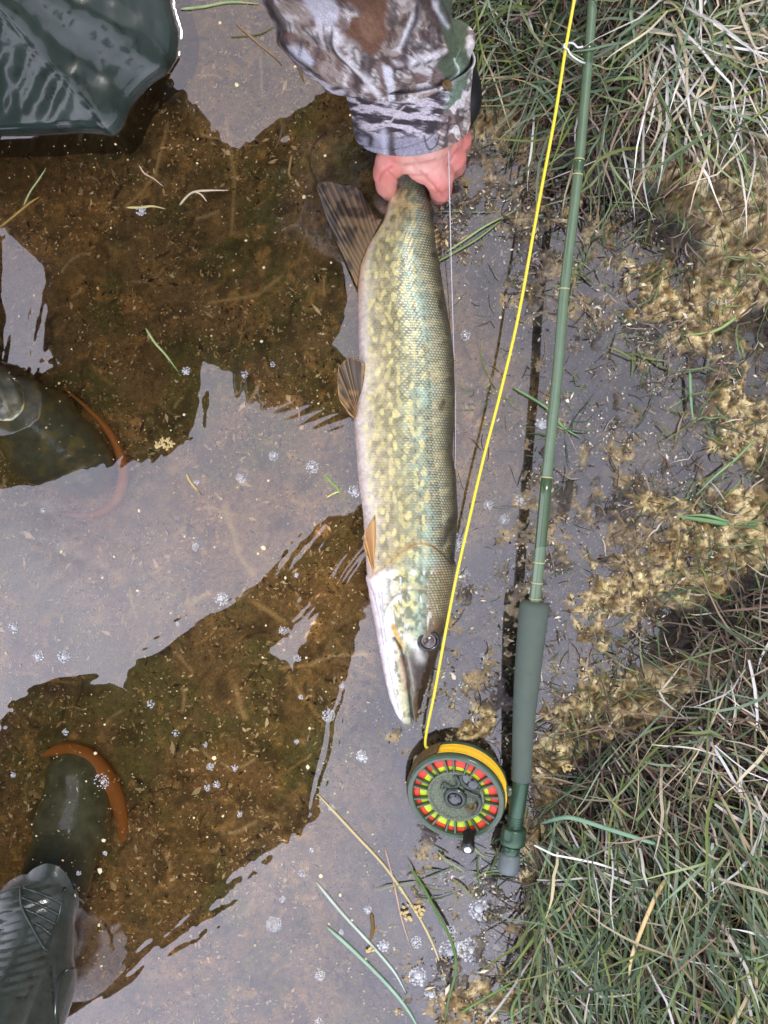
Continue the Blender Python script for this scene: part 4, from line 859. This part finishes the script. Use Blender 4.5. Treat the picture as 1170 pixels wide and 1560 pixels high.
# ------------------------------------------------------------------ grass
grassm = mat('grass_blade', vcol=True, rough=.5, spec=.35)
GREENS = [(84, 104, 70), (104, 122, 74), (110, 122, 58), (68, 88, 62), (138, 150, 104), (94, 116, 90), (120, 138, 110)]
DEADS = [(150, 132, 108), (128, 106, 84), (176, 160, 138), (104, 82, 66), (140, 116, 102), (196, 184, 164), (84, 66, 50), (96, 74, 58)]
WHITES = [(226, 218, 206), (238, 234, 228), (206, 190, 150), (214, 200, 170)]
BR = [(818, 1760), (806, 1560), (800, 1400), (812, 1290), (850, 1205), (895, 1160), (950, 1115), (1010, 1080), (1075, 1040), (1105, 965), (1170, 900), (1330, 850), (1330, 1760)]
TR = [(700, -150), (1330, -150), (1330, 215), (1170, 200), (1080, 215), (960, 215), (905, 250), (868, 205), (800, 145), (716, 132), (700, 60)]
def scatter(poly, n):
    p = np.array(poly, float); out = []
    lo, hi = p.min(0), p.max(0)
    while sum(len(o) for o in out) < n:
        q = RNG.uniform(lo, hi, (n, 2)); out.append(q[inside(q[:, 0]+RNG.normal(0, 8, n), q[:, 1]+RNG.normal(0, 8, n), poly)])
    return np.vstack(out)[:n]
def blades(name, q, ang, L, W, pal, curve=.4, rise=(.1, .5), lift=(-.6, .0), zoff=(0, .01), seg=6, yellow=0, z=None):
    n = len(q); zb = bedz(q[:, 0], q[:, 1])+RNG.uniform(zoff[0], zoff[1], n)
    base = np.array([P(a, b, c) for (a, b), c in zip(q, zb)])
    V, F, k = ribbons(base, ang, RNG.uniform(L[0], L[1], n)*S, RNG.uniform(W[0], W[1], n)*S, RNG.normal(0, curve, n), RNG.uniform(lift[0], lift[1], n), RNG.uniform(rise[0], rise[1], n), seg)
    V = V.reshape(n, k, 3); bx, by = to_px(V.reshape(-1, 3)); fl = bedz(bx, by).reshape(n, k)+.0006
    V[:, :, 2] = np.maximum(V[:, :, 2], np.maximum(fl, .0008))
    pc = lin(np.array(pal))[RNG.integers(0, len(pal), n)]*RNG.uniform(.6, 1.15, (n, 1))
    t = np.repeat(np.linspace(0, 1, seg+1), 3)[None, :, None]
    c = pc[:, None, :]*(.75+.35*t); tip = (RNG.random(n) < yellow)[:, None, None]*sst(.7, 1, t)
    c = c*(1-tip)+lin((196, 150, 90))*tip
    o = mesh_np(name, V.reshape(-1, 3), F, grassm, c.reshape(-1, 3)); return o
SHADED_DEADS = [tuple(int(v*.66) for v in c_) for c_ in DEADS]  # straw palette darkened for the lower layer, shade put into the colour
def headings(q, means, sd):
    m = np.array(means)[RNG.integers(0, len(means), len(q))]; return np.radians(m)+RNG.normal(0, sd, len(q))
q = scatter(BR, 2700); tag(blades('dead_grass', q, headings(q, [-60, -45, -80, 120, 170, 10], .5), (45, 160), (1.6, 4.0), SHADED_DEADS, .5, zoff=(0, .010)), 'tangled dead straw matted over the lower bank', kind='stuff')
q = scatter(TR, 2600); tag(blades('dead_grass', q, headings(q, [-55, -70, -40, 130, 200, 20], .45), (45, 160), (1.4, 3.8), SHADED_DEADS, .5, zoff=(0, .012)), 'tangled dead straw matted over the upper bank', kind='stuff')
q = scatter(BR, 2100); q = q[(q[:, 1] > 1230) | (RNG.random(len(q)) < .35)]; a = headings(q, [-75, -65, -85, -50, -110], .28)+np.radians(14)*sst(900, 1150, q[:, 0]); a = np.where(q[:, 1] < 1190, a+RNG.normal(0, .8, len(q)), a)
tag(blades('grass', q, a, (60, 190), (2.0, 5.2), GREENS, .4, (.2, .8), (-.5, .1), (.008, .034), yellow=.12), 'green grass growing over the lower right bank', kind='stuff')
q = scatter(TR, 900); a = headings(q, [-150, 175, -125, -100, 20, 45, -30], .3)
tag(blades('grass', q, a, (60, 190), (2.0, 4.8), GREENS, .5, (.2, .8), (-.5, .1), (.008, .034), yellow=.12), 'green grass growing over the upper right bank', kind='stuff')
q = scatter(BR, 800); tag(blades('dead_grass', q, headings(q, [-60, -45, -75, -100, 150], .4), (40, 150), (1.6, 3.6), DEADS, .3, (.1, .5), (-.5, 0), (.012, .034)), 'tan straw lying among the green blades of the lower bank', kind='stuff')
q = scatter(TR, 520); tag(blades('dead_grass', q, headings(q, [-55, -70, -40, 200, -100], .4), (40, 150), (1.6, 3.6), DEADS, .3, (.1, .5), (-.5, 0), (.012, .034)), 'tan straw lying among the green blades of the upper bank', kind='stuff')
q = np.vstack([scatter(BR, 270), scatter([(950, -50), (1250, -50), (1250, 200), (1000, 170)], 130), scatter(TR, 120)])
tag(blades('pale_straw', q, headings(q, [-62, -48, -75, -35, -100], .35), (60, 190), (2.2, 5.0), [tuple(int(v*.92) for v in c_) for c_ in WHITES], .25, (.15, .6), (-.5, .0), (.018, .040)), 'bleached straw blades lying over the green bank grass', kind='stuff')
# sparse tufts and litter on the mud and algae crust
pts = []
for (cx_, cy_, n, s) in [(975, 530, 9, 12), (1060, 640, 7, 6), (1050, 880, 16, 18), (1060, 760, 14, 22), (1100, 700, 16, 30), (1130, 480, 12, 25), (1000, 300, 14, 30), (925, 330, 8, 20), (1010, 420, 10, 20), (860, 660, 8, 10), (740, 590, 6, 15), (900, 250, 25, 30), (1100, 580, 10, 30), (1140, 930, 25, 30), (1060, 980, 22, 40), (950, 1040, 22, 30), (880, 1130, 30, 30), (850, 1230, 26, 16), (835, 1330, 30, 14), (1140, 800, 18, 25), (1130, 380, 18, 30), (720, 140, 24, 20), (810, 180, 26, 30), (880, 420, 12, 12), (700, 1290, 10, 25), (745, 1300, 14, 12), (770, 1330, 10, 16), (640, 1340, 5, 12), (1000, 640, 5, 14), (790, 1540, 14, 14)]:
    pts.append(np.c_[RNG.normal(cx_, s, n), RNG.normal(cy_, s, n)])
q = np.vstack(pts); o = blades('grass', q, RNG.uniform(0, 2*PI, len(q)), (22, 80), (1.4, 3.6), GREENS[:5], .5, (.1, .5), (-.4, .1), (.001, .006)); tag(o, 'sparse short grass sprouting from mud and algae along the margin', kind='stuff')
q = np.c_[RNG.uniform(800, 1220, 1500), RNG.uniform(200, 1150, 1500)]; q = q[(q[:, 0] > shore(q[:, 1])-60-260*RNG.random(len(q)))]
tag(blades('plant_litter', q, RNG.uniform(0, 2*PI, len(q)), (8, 50), (1.0, 2.6), DEADS+[(70, 52, 34), (60, 44, 30), (90, 110, 70), (90, 110, 70)], .45, (0, .2), (-.3, .1), (.0010, .004)), 'broken dead stems littering the wet mud', kind='stuff')
q = np.c_[RNG.uniform(700, 1000, 260), RNG.uniform(220, 1150, 260)]
tag(blades('plant_litter', q, RNG.uniform(0, 2*PI, len(q)), (8, 45), (.9, 2.2), [(56, 44, 30), (40, 32, 24), (150, 130, 100), (90, 104, 70)], .45, (0, .2), (-.3, .1), (0, .002)), 'thin dark stems lying in the shallow film of water', kind='stuff')

# floating blades and stems one can point at
def stem(name, pts, w, col, label, cat='stem', z=.0012, group=None, zs=None, tip=None):
    q = spline(pts, 22); zz = np.full(22, z) if zs is None else np.interp(np.linspace(0, 1, 22), np.linspace(0, 1, len(zs)), zs)
    rad = np.interp(np.linspace(0, 1, 22), [0, .1, .7, 1], [.5, 1, .9, .25])*w*S*.5
    o = tube(name, [P(a, b, c) for (a, b), c in zip(q, zz)], rad, grassm, None, 6, cols=None, flat=.45)
    c = np.tile(lin(col), (len(o.data.vertices), 1)); px, py = to_px(me_verts(o.data)); c = c*(.8+.4*fbm(px, py, 12, 2, 130))[:, None]
    if tip is not None:
        f = np.linspace(0, 1, len(c)); c = mixc(c, lin(tip), sst(.6, 1, f))
    setcol(o.data, c); return tag(o, label, cat, group)
G = (150, 172, 150)
stem('grass_stem', [(482, 1344), (520, 1390), (566, 1440), (600, 1480), (618, 1512)], 5, (176, 190, 176), 'pale green stem floating lower centre, its tip nearest the open brown water', 'stem')
stem('grass_stem', [(498, 1412), (540, 1450), (590, 1500), (622, 1540), (650, 1590)], 6, (142, 170, 146), 'long grey green stem running off the bottom edge below the floating pale one', 'stem')
stem('straw_stem', [(484, 1210), (540, 1270), (590, 1325), (640, 1400), (664, 1450), (680, 1500)], 4.5, (186, 172, 128), 'long straw coloured stem bearing a seed head below the reel', 'stem')
stem('straw_stem', [(586, 1290), (600, 1345), (612, 1400), (628, 1450)], 3, (176, 150, 130), 'thin pinkish straw lying across the seed stem below the reel', 'stem')
stem('grass_stem', [(630, 1326), (660, 1380), (690, 1440), (694, 1480), (684, 1520), (676, 1560)], 5, (84, 112, 58), 'dark green bent blade standing over the big foam patch below the reel', 'grass', zs=[.002, .012, .02, .012, .004])
stem('grass_stem', [(698, 1545), (740, 1520), (790, 1490), (812, 1470)], 4, (96, 128, 64), 'green blade reaching left from the bank near the bottom edge', 'grass', zs=[.004, .015, .02])
stem('grass_stem', [(790, 1590), (780, 1540), (800, 1500), (818, 1450)], 5, (100, 130, 66), 'upright green blade at the bottom edge beside the bank', 'grass', zs=[.006, .02, .02])
stem('grass_stem', [(222, 500), (236, 522), (252, 540), (272, 567)], 4, (168, 184, 120), 'short green blade floating alone on the brown water left of the fish', 'grass', tip=(110, 150, 70))
stem('straw_stem', [(0, 346), (20, 330), (44, 310), (60, 300)], 4, (150, 122, 60), 'ochre straw floating at the left edge below the knee', 'stem')
stem('grass_stem', [(36, 313), (46, 292), (60, 272), (70, 256)], 3, (150, 160, 110), 'speckled green blade floating below the knee at the left', 'stem')
stem('grass_stem', [(275, 14), (310, 10), (350, 3), (395, 6)], 5, (150, 168, 120), 'green blade floating at the top edge between knee and sleeve', 'grass')
stem('twig', [(360, 36), (378, 52), (396, 68), (416, 84), (430, 100)], 4, (146, 120, 96), 'thin brown twig afloat left of the camouflage sleeve', 'twig', tip=(80, 60, 34))
stem('twig', [(352, 56), (380, 54), (400, 50), (424, 36)], 2.5, (96, 100, 60), 'olive sprig crossing the brown twig left of the sleeve', 'twig')
stem('twig', [(446, 78), (452, 94), (458, 110), (464, 128)], 5, (96, 76, 48), 'dark seed stalk touching the lower edge of the sleeve', 'twig')
stem('twig', [(274, 312), (284, 300), (296, 292), (320, 290), (348, 290)], 3.6, (206, 188, 160), 'pale forked straw floating left of the anal fin', 'twig')
stem('twig', [(296, 292), (306, 296), (315, 307)], 2.6, (206, 188, 160), 'short prong of straw beside the pale forked straw', 'twig')
stem('twig', [(212, 252), (220, 264), (234, 272), (249, 284)], 2.6, (186, 160, 140), 'small pinkish twig floating below the knee corner', 'twig')
stem('twig', [(193, 316), (214, 316), (232, 314), (252, 318)], 3.6, (200, 186, 130), 'short straw stuck to a bubble left of the forked straw', 'twig')
stem('twig', [(284, 722), (290, 734), (298, 744), (308, 754)], 4, (186, 166, 110), 'curled straw bit floating over a dark dimple mid left', 'twig', tip=(60, 46, 30))
stem('twig', [(430, 190), (428, 204), (424, 216), (419, 226)], 5, (70, 56, 34), 'dark leaf scrap afloat below the sleeve on mirrored sky', 'leaf')
stem('twig', [(444, 236), (442, 250), (440, 264), (446, 274)], 4, (120, 96, 54), 'brown seed husk afloat nearest the tip of the anal fin', 'leaf')
stem('twig', [(566, 1392), (568, 1415), (564, 1436)], 6, (104, 80, 36), 'brown stalk piece hanging between the two floating stems', 'twig')
stem('grass_stem', [(493, 722), (504, 734), (514, 744), (522, 760)], 4, (120, 150, 80), 'green sprout floating against the belly of the fish', 'grass', z=.003)
stem('grass_stem', [(498, 758), (508, 752), (520, 748)], 3, (200, 200, 120), 'yellowish shoot joined to the sprout beside the belly', 'grass', z=.003)
stem('grass_stem', [(666, 322), (700, 322), (730, 323), (758, 322)], 2.6, (104, 124, 100), 'thin level blade just right of the hand', 'grass', z=.003)
stem('grass_stem', [(680, 384), (710, 364), (740, 344), (790, 318)], 3.5, (142, 162, 110), 'upper of two green blades crossing from the bank to the fish', 'grass', z=.004)
stem('grass_stem', [(664, 400), (700, 380), (730, 362), (770, 330)], 3.5, (120, 140, 84), 'lower of two green blades crossing from the bank to the fish', 'grass', z=.004)
stem('grass_stem', [(782, 590), (810, 606), (836, 624), (858, 650), (886, 668)], 4.5, (110, 146, 100), 'green blade passing under the middle of the rod', 'grass', z=.005)
stem('grass_stem', [(1170, 800), (1120, 800), (1070, 792), (1030, 786)], 8, (104, 138, 92), 'broad green blade lying from the right edge onto the mud', 'grass', z=.012)
stem('grass_stem', [(1170, 806), (1120, 798), (1080, 786), (1046, 785)], 6, (120, 152, 106), 'narrower blade beneath the broad one at the right edge', 'grass', z=.010)
stem('grass_stem', [(1150, 670), (1120, 700), (1090, 725), (1060, 755)], 4, (122, 150, 104), 'straight green blade slanting down the right side mud', 'grass', z=.012)
stem('grass_stem', [(1138, 468), (1110, 492), (1085, 505), (1042, 511)], 5, (136, 156, 96), 'light green kinked blade on mud below the upper algae', 'grass', z=.012)
stem('grass_stem', [(1051, 565), (1052, 590), (1053, 615), (1056, 640)], 5, (110, 142, 104), 'short upright blade growing from the bare mud', 'grass', z=.012)
stem('grass_stem', [(822, 1255), (856, 1246), (880, 1248), (930, 1264), (1000, 1286), (1038, 1298)], 7, (118, 150, 124), 'long blue green blade arching over the bank beside the rod butt', 'grass', zs=[.02, .05, .06, .07, .06])
stem('grass_stem', [(1016, 1484), (960, 1478)], 2, (180, 170, 140), 'short pale stalk at the lower bank', 'stem', z=.05)
stem('straw_stem', [(1022, 1330), (1002, 1360), (980, 1410), (962, 1460), (958, 1500)], 7, (206, 182, 130), 'broad tan straw bent over the lower bank grass', 'stem', zs=[.06, .075, .075, .06])
stem('straw_stem', [(1100, 1), (1130, 20), (1160, 60), (1185, 90)], 8, (232, 228, 222), 'broadest white dead blade at the top right corner', 'stem', zs=[.06, .075, .07])
stem('straw_stem', [(1035, 40), (1062, 46), (1088, 72), (1112, 98), (1122, 112)], 7, (228, 222, 214), 'white bent dead blade in the upper right grass', 'stem', zs=[.06, .07, .05])
stem('straw_stem', [(1140, 100), (1152, 130), (1168, 155)], 5, (228, 222, 214), 'short white dead blade at the right edge of the upper grass', 'stem', zs=[.06, .06])
stem('straw_stem', [(1030, 138), (1030, 160), (1024, 190), (1022, 220)], 6, (222, 220, 224), 'white forked dead blade hanging over the upper algae', 'stem', zs=[.06, .05, .03])
stem('straw_stem', [(848, 5), (840, 25), (832, 40), (827, 56)], 6, (230, 222, 206), 'white tipped blade poking up left of the yellow line', 'stem', zs=[.04, .05])
# seed head and pale clump
clm = mat('seed_head', L4(198, 176, 120), rough=.8)
def clump(name, px_, py_, r, n, m, label, cat, z=.003, el=1.6):
    bm = bmesh.new(); rs = random.Random(int(px_*7+py_))
    for i in range(n):
        a = rs.uniform(0, 2*PI); d = r*math.sqrt(rs.random()); p = Vector(P(px_+d*math.cos(a), py_+d*math.sin(a)*.6, z+rs.uniform(-.001, .002)))
        M = Matrix.Translation(p) @ Matrix.Rotation(rs.uniform(0, PI), 4, 'Z') @ Matrix.Rotation(rs.uniform(-.5, .5), 4, 'X') @ Matrix.Diagonal((el, 1, .6, 1))
        bmesh.ops.create_icosphere(bm, subdivisions=1, radius=rs.uniform(1.2, 2.8)*S, matrix=M)
    me = bpy.data.meshes.new(name); bm.to_mesh(me); bm.free(); me.materials.append(m); return tag(link(bpy.data.objects.new(name, me)), label, cat)
clump('seed_head', 628, 1390, 20, 26, clm, 'pale seed head lying across the straw stem', 'seed head')
clump('debris_clump', 250, 676, 15, 34, clm, 'fluffy pale clump of debris at the edge of mirrored sky', 'debris')
clump('debris_clump', 565, 1448, 6, 9, clm, 'small ochre scrap at the foot of the brown stalk', 'debris')
clump('seed_head', 1046, 1440, 10, 16, clm, 'brown seed head among the lower bank grass', 'seed head', .06)
clump('seed_head', 866, 1170, 9, 14, clm, 'tan seed head in the grass right of the grip', 'seed head', .02)
# pale flecks drifting on the surface
def flecks(name, n, xr, yr, r, col, z, label, dens=None):
    q = np.c_[RNG.uniform(*xr, n), RNG.uniform(*yr, n)]
    if dens is not None: q = q[dens(q[:, 0], q[:, 1]) > RNG.random(n)]
    q = q[~inside(q[:, 0], q[:, 1], KNEE+[(-200, -160), (-200, 207)])]; n = len(q)
    s = np.exp(RNG.normal(math.log(r), .35, n))*S; a = RNG.uniform(0, 2*PI, n); c = np.array([P(x, y, z) for x, y in q]); V = []
    for k in range(5):
        rr_ = s*RNG.uniform(.6, 1.3, n); V.append(c+np.stack([rr_*np.cos(a+k*2*PI/5), rr_*np.sin(a+k*2*PI/5), -.0*s], -1))
    V.append(c+np.array([0, 0, 1])*(.6*s)[:, None]); V = np.stack(V, 1).reshape(-1, 3)
    F = (np.arange(n)[:, None, None]*6+np.array([[0, 1, 5], [1, 2, 5], [2, 3, 5], [3, 4, 5], [4, 0, 5]])[None]).reshape(-1, 3)
    m = mat(name+'_material', col, rough=.7); return tag(mesh_np(name, V, F, m), label, kind='stuff')
wet = lambda x, y: (shore(y)-x > -30)*1.0*(.25+1.2*sst(.4, .7, fbm(x, y, 60, 3, 140)))
flecks('pollen_flecks', 12000, (-60, 1100), (-60, 1620), .6, L4(196, 178, 130), .0006, 'tiny pale flecks of pollen drifting on the water', wet)
flecks('husk_flecks', 260, (-60, 700), (-60, 1620), 1.7, L4(226, 214, 170), .0006, 'larger pale husks drifting on the water', wet)
flecks('sand_grains', 4200, (690, 1120), (420, 1300), .75, L4(214, 204, 176), .0012, 'pale grit and froth scattered over the wet mud', lambda x, y: sst(.5, .72, fbm(x, y, 40, 3, 141)))
flecks('sand_grains', 2600, (480, 860), (1040, 1600), .8, L4(206, 196, 168), .0008, 'pale grit drifting round the reel', lambda x, y: sst(.46, .7, fbm(x, y, 34, 3, 142)))
def silt(name, n, xr, yr, r, pal, label, dens, k=1.0, mz=.0006):
    q = np.c_[RNG.uniform(*xr, n), RNG.uniform(*yr, n)]; q = q[dens(q[:, 0], q[:, 1]) > RNG.random(n)]; n = len(q); kd = 1+(k-1)*sst(.018, .040, -bedz(q[:, 0], q[:, 1]))
    zb = bedz(q[:, 0], q[:, 1])+mz; c = np.array([P(x, y, z) for (x, y), z in zip(q, zb)])
    s = np.exp(RNG.normal(math.log(r), .5, n))*S; el_ = RNG.uniform(1, 3.6, n); a_ = RNG.uniform(0, 2*PI, n); V = []
    for j in range(4):
        u = s*el_*math.cos(j*PI/2)*RNG.uniform(.6, 1.2, n); v = s*math.sin(j*PI/2)*RNG.uniform(.6, 1.2, n)
        V.append(c+np.stack([u*np.cos(a_)-v*np.sin(a_), u*np.sin(a_)+v*np.cos(a_), 0*s], -1))
    V.append(c+np.array([0, 0, 1])*(.5*s)[:, None]); V = np.stack(V, 1).reshape(-1, 3)
    F = (np.arange(n)[:, None, None]*5+np.array([[0, 1, 4], [1, 2, 4], [2, 3, 4], [3, 0, 4]])[None]).reshape(-1, 3)
    pc = np.repeat(lin(np.array(pal))[RNG.integers(0, len(pal), n)]*RNG.uniform(.5, 1.3, (n, 1))*kd[:, None], 5, 0)
    return tag(mesh_np(name, V, F, grassm, pc), label, kind='stuff')
silt('silt_flecks', 52000, (-60, 760), (-60, 1620), .85, [(170, 146, 104), (140, 116, 76), (190, 170, 130), (60, 44, 26), (120, 110, 66), (48, 36, 22)], 'fibres and flecks of silt strewn over the brown pond bed', lambda x, y: sst(.3, .62, fbm(x, y, 45, 4, 150))*(shore(y)-x > 100), 5.5, .0012)
silt('mud_grit', 30000, (660, 1200), (200, 1620), .8, [(190, 180, 160), (150, 140, 124), (214, 204, 180), (54, 46, 38), (40, 34, 28), (120, 104, 76), (100, 104, 76)], 'grit, husks and rotten scraps strewn over the wet mud', lambda x, y: sst(.3, .62, fbm(x, y, 40, 4, 151))*(shore(y)-x > -60), 1.0, .0016)
# foam
fm = bpy.data.materials.new('foam_bubble'); fm.use_nodes = True; nt = fm.node_tree; nt.nodes.clear()
lw = N(nt, 'ShaderNodeLayerWeight'); lw.inputs['Blend'].default_value = .45
t_ = N(nt, 'ShaderNodeBsdfTransparent'); d_ = N(nt, 'ShaderNodeBsdfDiffuse'); d_.inputs['Color'].default_value = (.82, .84, .88, 1); g_ = N(nt, 'ShaderNodeBsdfGlossy'); g_.inputs['Roughness'].default_value = .04
m1 = N(nt, 'ShaderNodeMixShader'); mr_ = N(nt, 'ShaderNodeMapRange'); mr_.inputs['From Min'].default_value = .25; mr_.inputs['From Max'].default_value = .8; mr_.inputs['To Min'].default_value = .42; mr_.inputs['To Max'].default_value = 1
nt.links.new(lw.outputs['Facing'], mr_.inputs['Value']); nt.links.new(mr_.outputs[0], m1.inputs[0]); nt.links.new(t_.outputs[0], m1.inputs[1]); nt.links.new(d_.outputs[0], m1.inputs[2])
m2 = N(nt, 'ShaderNodeMixShader'); m2.inputs[0].default_value = .16; nt.links.new(m1.outputs[0], m2.inputs[1]); nt.links.new(g_.outputs[0], m2.inputs[2])
o_ = N(nt, 'ShaderNodeOutputMaterial'); nt.links.new(m2.outputs[0], o_.inputs['Surface'])
def foam(px_, py_, r, n, big, label, group=None):
    bm = bmesh.new(); rs = random.Random(int(px_*13+py_)); placed = []
    cand = [(px_+rs.uniform(-.2, .2)*r, py_+rs.uniform(-.2, .2)*r, big)]+[None]*n
    for c_ in cand:
        for _ in range(12):
            if c_ is None:
                a = rs.uniform(0, 2*PI); d = r*math.sqrt(rs.random()); x, y, q = px_+d*math.cos(a), py_+d*math.sin(a), rs.uniform(.9, max(1.3, big*.5))
            else: x, y, q = c_
            if all(math.hypot(x-u, y-v) > (q+w_)*.82 for u, v, w_ in placed): placed.append((x, y, q)); break
            if c_ is not None: break
    for x, y, q in placed:
        M = Matrix.Translation(Vector(P(x, y, .0002))); bmesh.ops.create_uvsphere(bm, u_segments=12 if q < 3 else 24, v_segments=8 if q < 3 else 14, radius=q*S, matrix=M)
    bmesh.ops.delete(bm, geom=[v for v in bm.verts if v.co.z < -.0004], context='VERTS')
    me = bpy.data.meshes.new('foam_patch'); bm.to_mesh(me); bm.free(); me.polygons.foreach_set('use_smooth', np.ones(len(me.polygons), bool)); me.materials.append(fm)
    return tag(link(bpy.data.objects.new('foam_patch', me)), label, 'bubbles', group)
for a in [(338, 912, 10, 26, 5, 'ringed bubble cluster below the mirrored sky patch left of the fins'), (500, 1090, 10, 60, 2, 'dense white foam dab left of the snout'), (552, 1152, 9, 18, 6, 'round ringed bubble between the snout and the reel'),
          (476, 712, 10, 34, 3, 'bubble raft caught on straw near the belly, in a dark ring'), (367, 728, 8, 30, 2.2, 'oval bubble raft in the middle of the mirrored sky'), (417, 695, 7, 26, 2.2, 'small bubble raft above the oval one in the mirrored sky'), (541, 748, 10, 24, 5, 'bubble cluster pressed against the belly of the fish'),
          (98, 1000, 9, 22, 5, 'bubble cluster at the left, rightmost of two side by side'), (59, 999, 8, 16, 5, 'faint bubble cluster at the left, leftmost of two side by side'), (22, 955, 9, 18, 5, 'bubble cluster nearest the left edge'), (155, 1190, 12, 30, 3, 'curved foam over the orange sole of the sunken toe'),
          (709, 511, 8, 24, 3, 'bubble cluster in the shallows between fish back and line'), (796, 762, 11, 34, 5, 'largest bubble cluster between line and rod'), (768, 792, 8, 22, 3, 'bubble cluster just below the largest one between line and rod'), (744, 769, 7, 18, 3, 'small foam streak touching the yellow line'),
          (696, 826, 14, 50, 5, 'foam patch behind the gill of the fish'), (706, 877, 10, 36, 3, 'foam patch under the yellow line beside the head'), (737, 1002, 7, 18, 3, 'upper of two small bubble clusters right of the eye'), (707, 1043, 8, 22, 3, 'lower of two small bubble clusters right of the eye'),
          (824, 645, 8, 16, 6, 'ringed bubble beside the middle of the rod'), (729, 1386, 16, 44, 7, 'big bubble cluster at the foot of the bank below the reel'), (715, 1446, 18, 60, 6, 'right half of the biggest foam raft below the reel'), (688, 1450, 20, 70, 6, 'left half of the biggest foam raft below the reel'), (686, 1418, 10, 34, 3, 'dense foam above the biggest raft'),
          (636, 1487, 14, 40, 7, 'bubble cluster left of the biggest raft, near the bottom'), (585, 1440, 9, 24, 5, 'ringed bubble beside the floating pale stem'), (560, 1386, 6, 16, 3, 'bubble at the top of the hanging brown stalk'), (417, 1408, 12, 90, 1.8, 'solid white foam dab beside the dark ripple'), (488, 1486, 8, 36, 1.8, 'small foam smear near the bottom centre'),
          (215, 320, 8, 22, 4, 'bubble stuck to a short straw on the brown water'), (660, 1515, 14, 40, 5, 'foam spread below the biggest raft'), (634, 1435, 9, 30, 3, 'thin foam between the stems and the biggest raft'), (284, 565, 6, 14, 4, 'bubble at the tip of the floating green blade')]:
    foam(*a)
SMALLFOAM = [(453, 1003), (458, 1062), (268, 1117), (313, 1135), (229, 1073), (320, 1168), (316, 1200), (330, 1195), (358, 1170), (365, 1240), (452, 1130), (520, 1045), (430, 960), (452, 876), (298, 833), (66, 778), (100, 1115), (20, 1180), (160, 1300), (120, 1330), (460, 1330), (475, 1295), (505, 1230), (430, 1370), (520, 1420), (485, 1555), (270, 950), (415, 555), (300, 735), (372, 570)]
for x, y in SMALLFOAM:
    foam(x, y, RNG.uniform(3, 6), int(RNG.integers(8, 26)), RNG.uniform(1.2, 2.4), 'tiny white dab of foam adrift '+('above the lower left boot' if x < 200 else 'on the brown water left of the snout' if y < 1180 and y > 850 and x < 460 else 'near the floating stems at bottom centre' if x > 400 and y > 1200 else 'on the water left of the belly' if y < 800 else 'on the dark water left of the reel'), 'tiny foam dabs on the water')
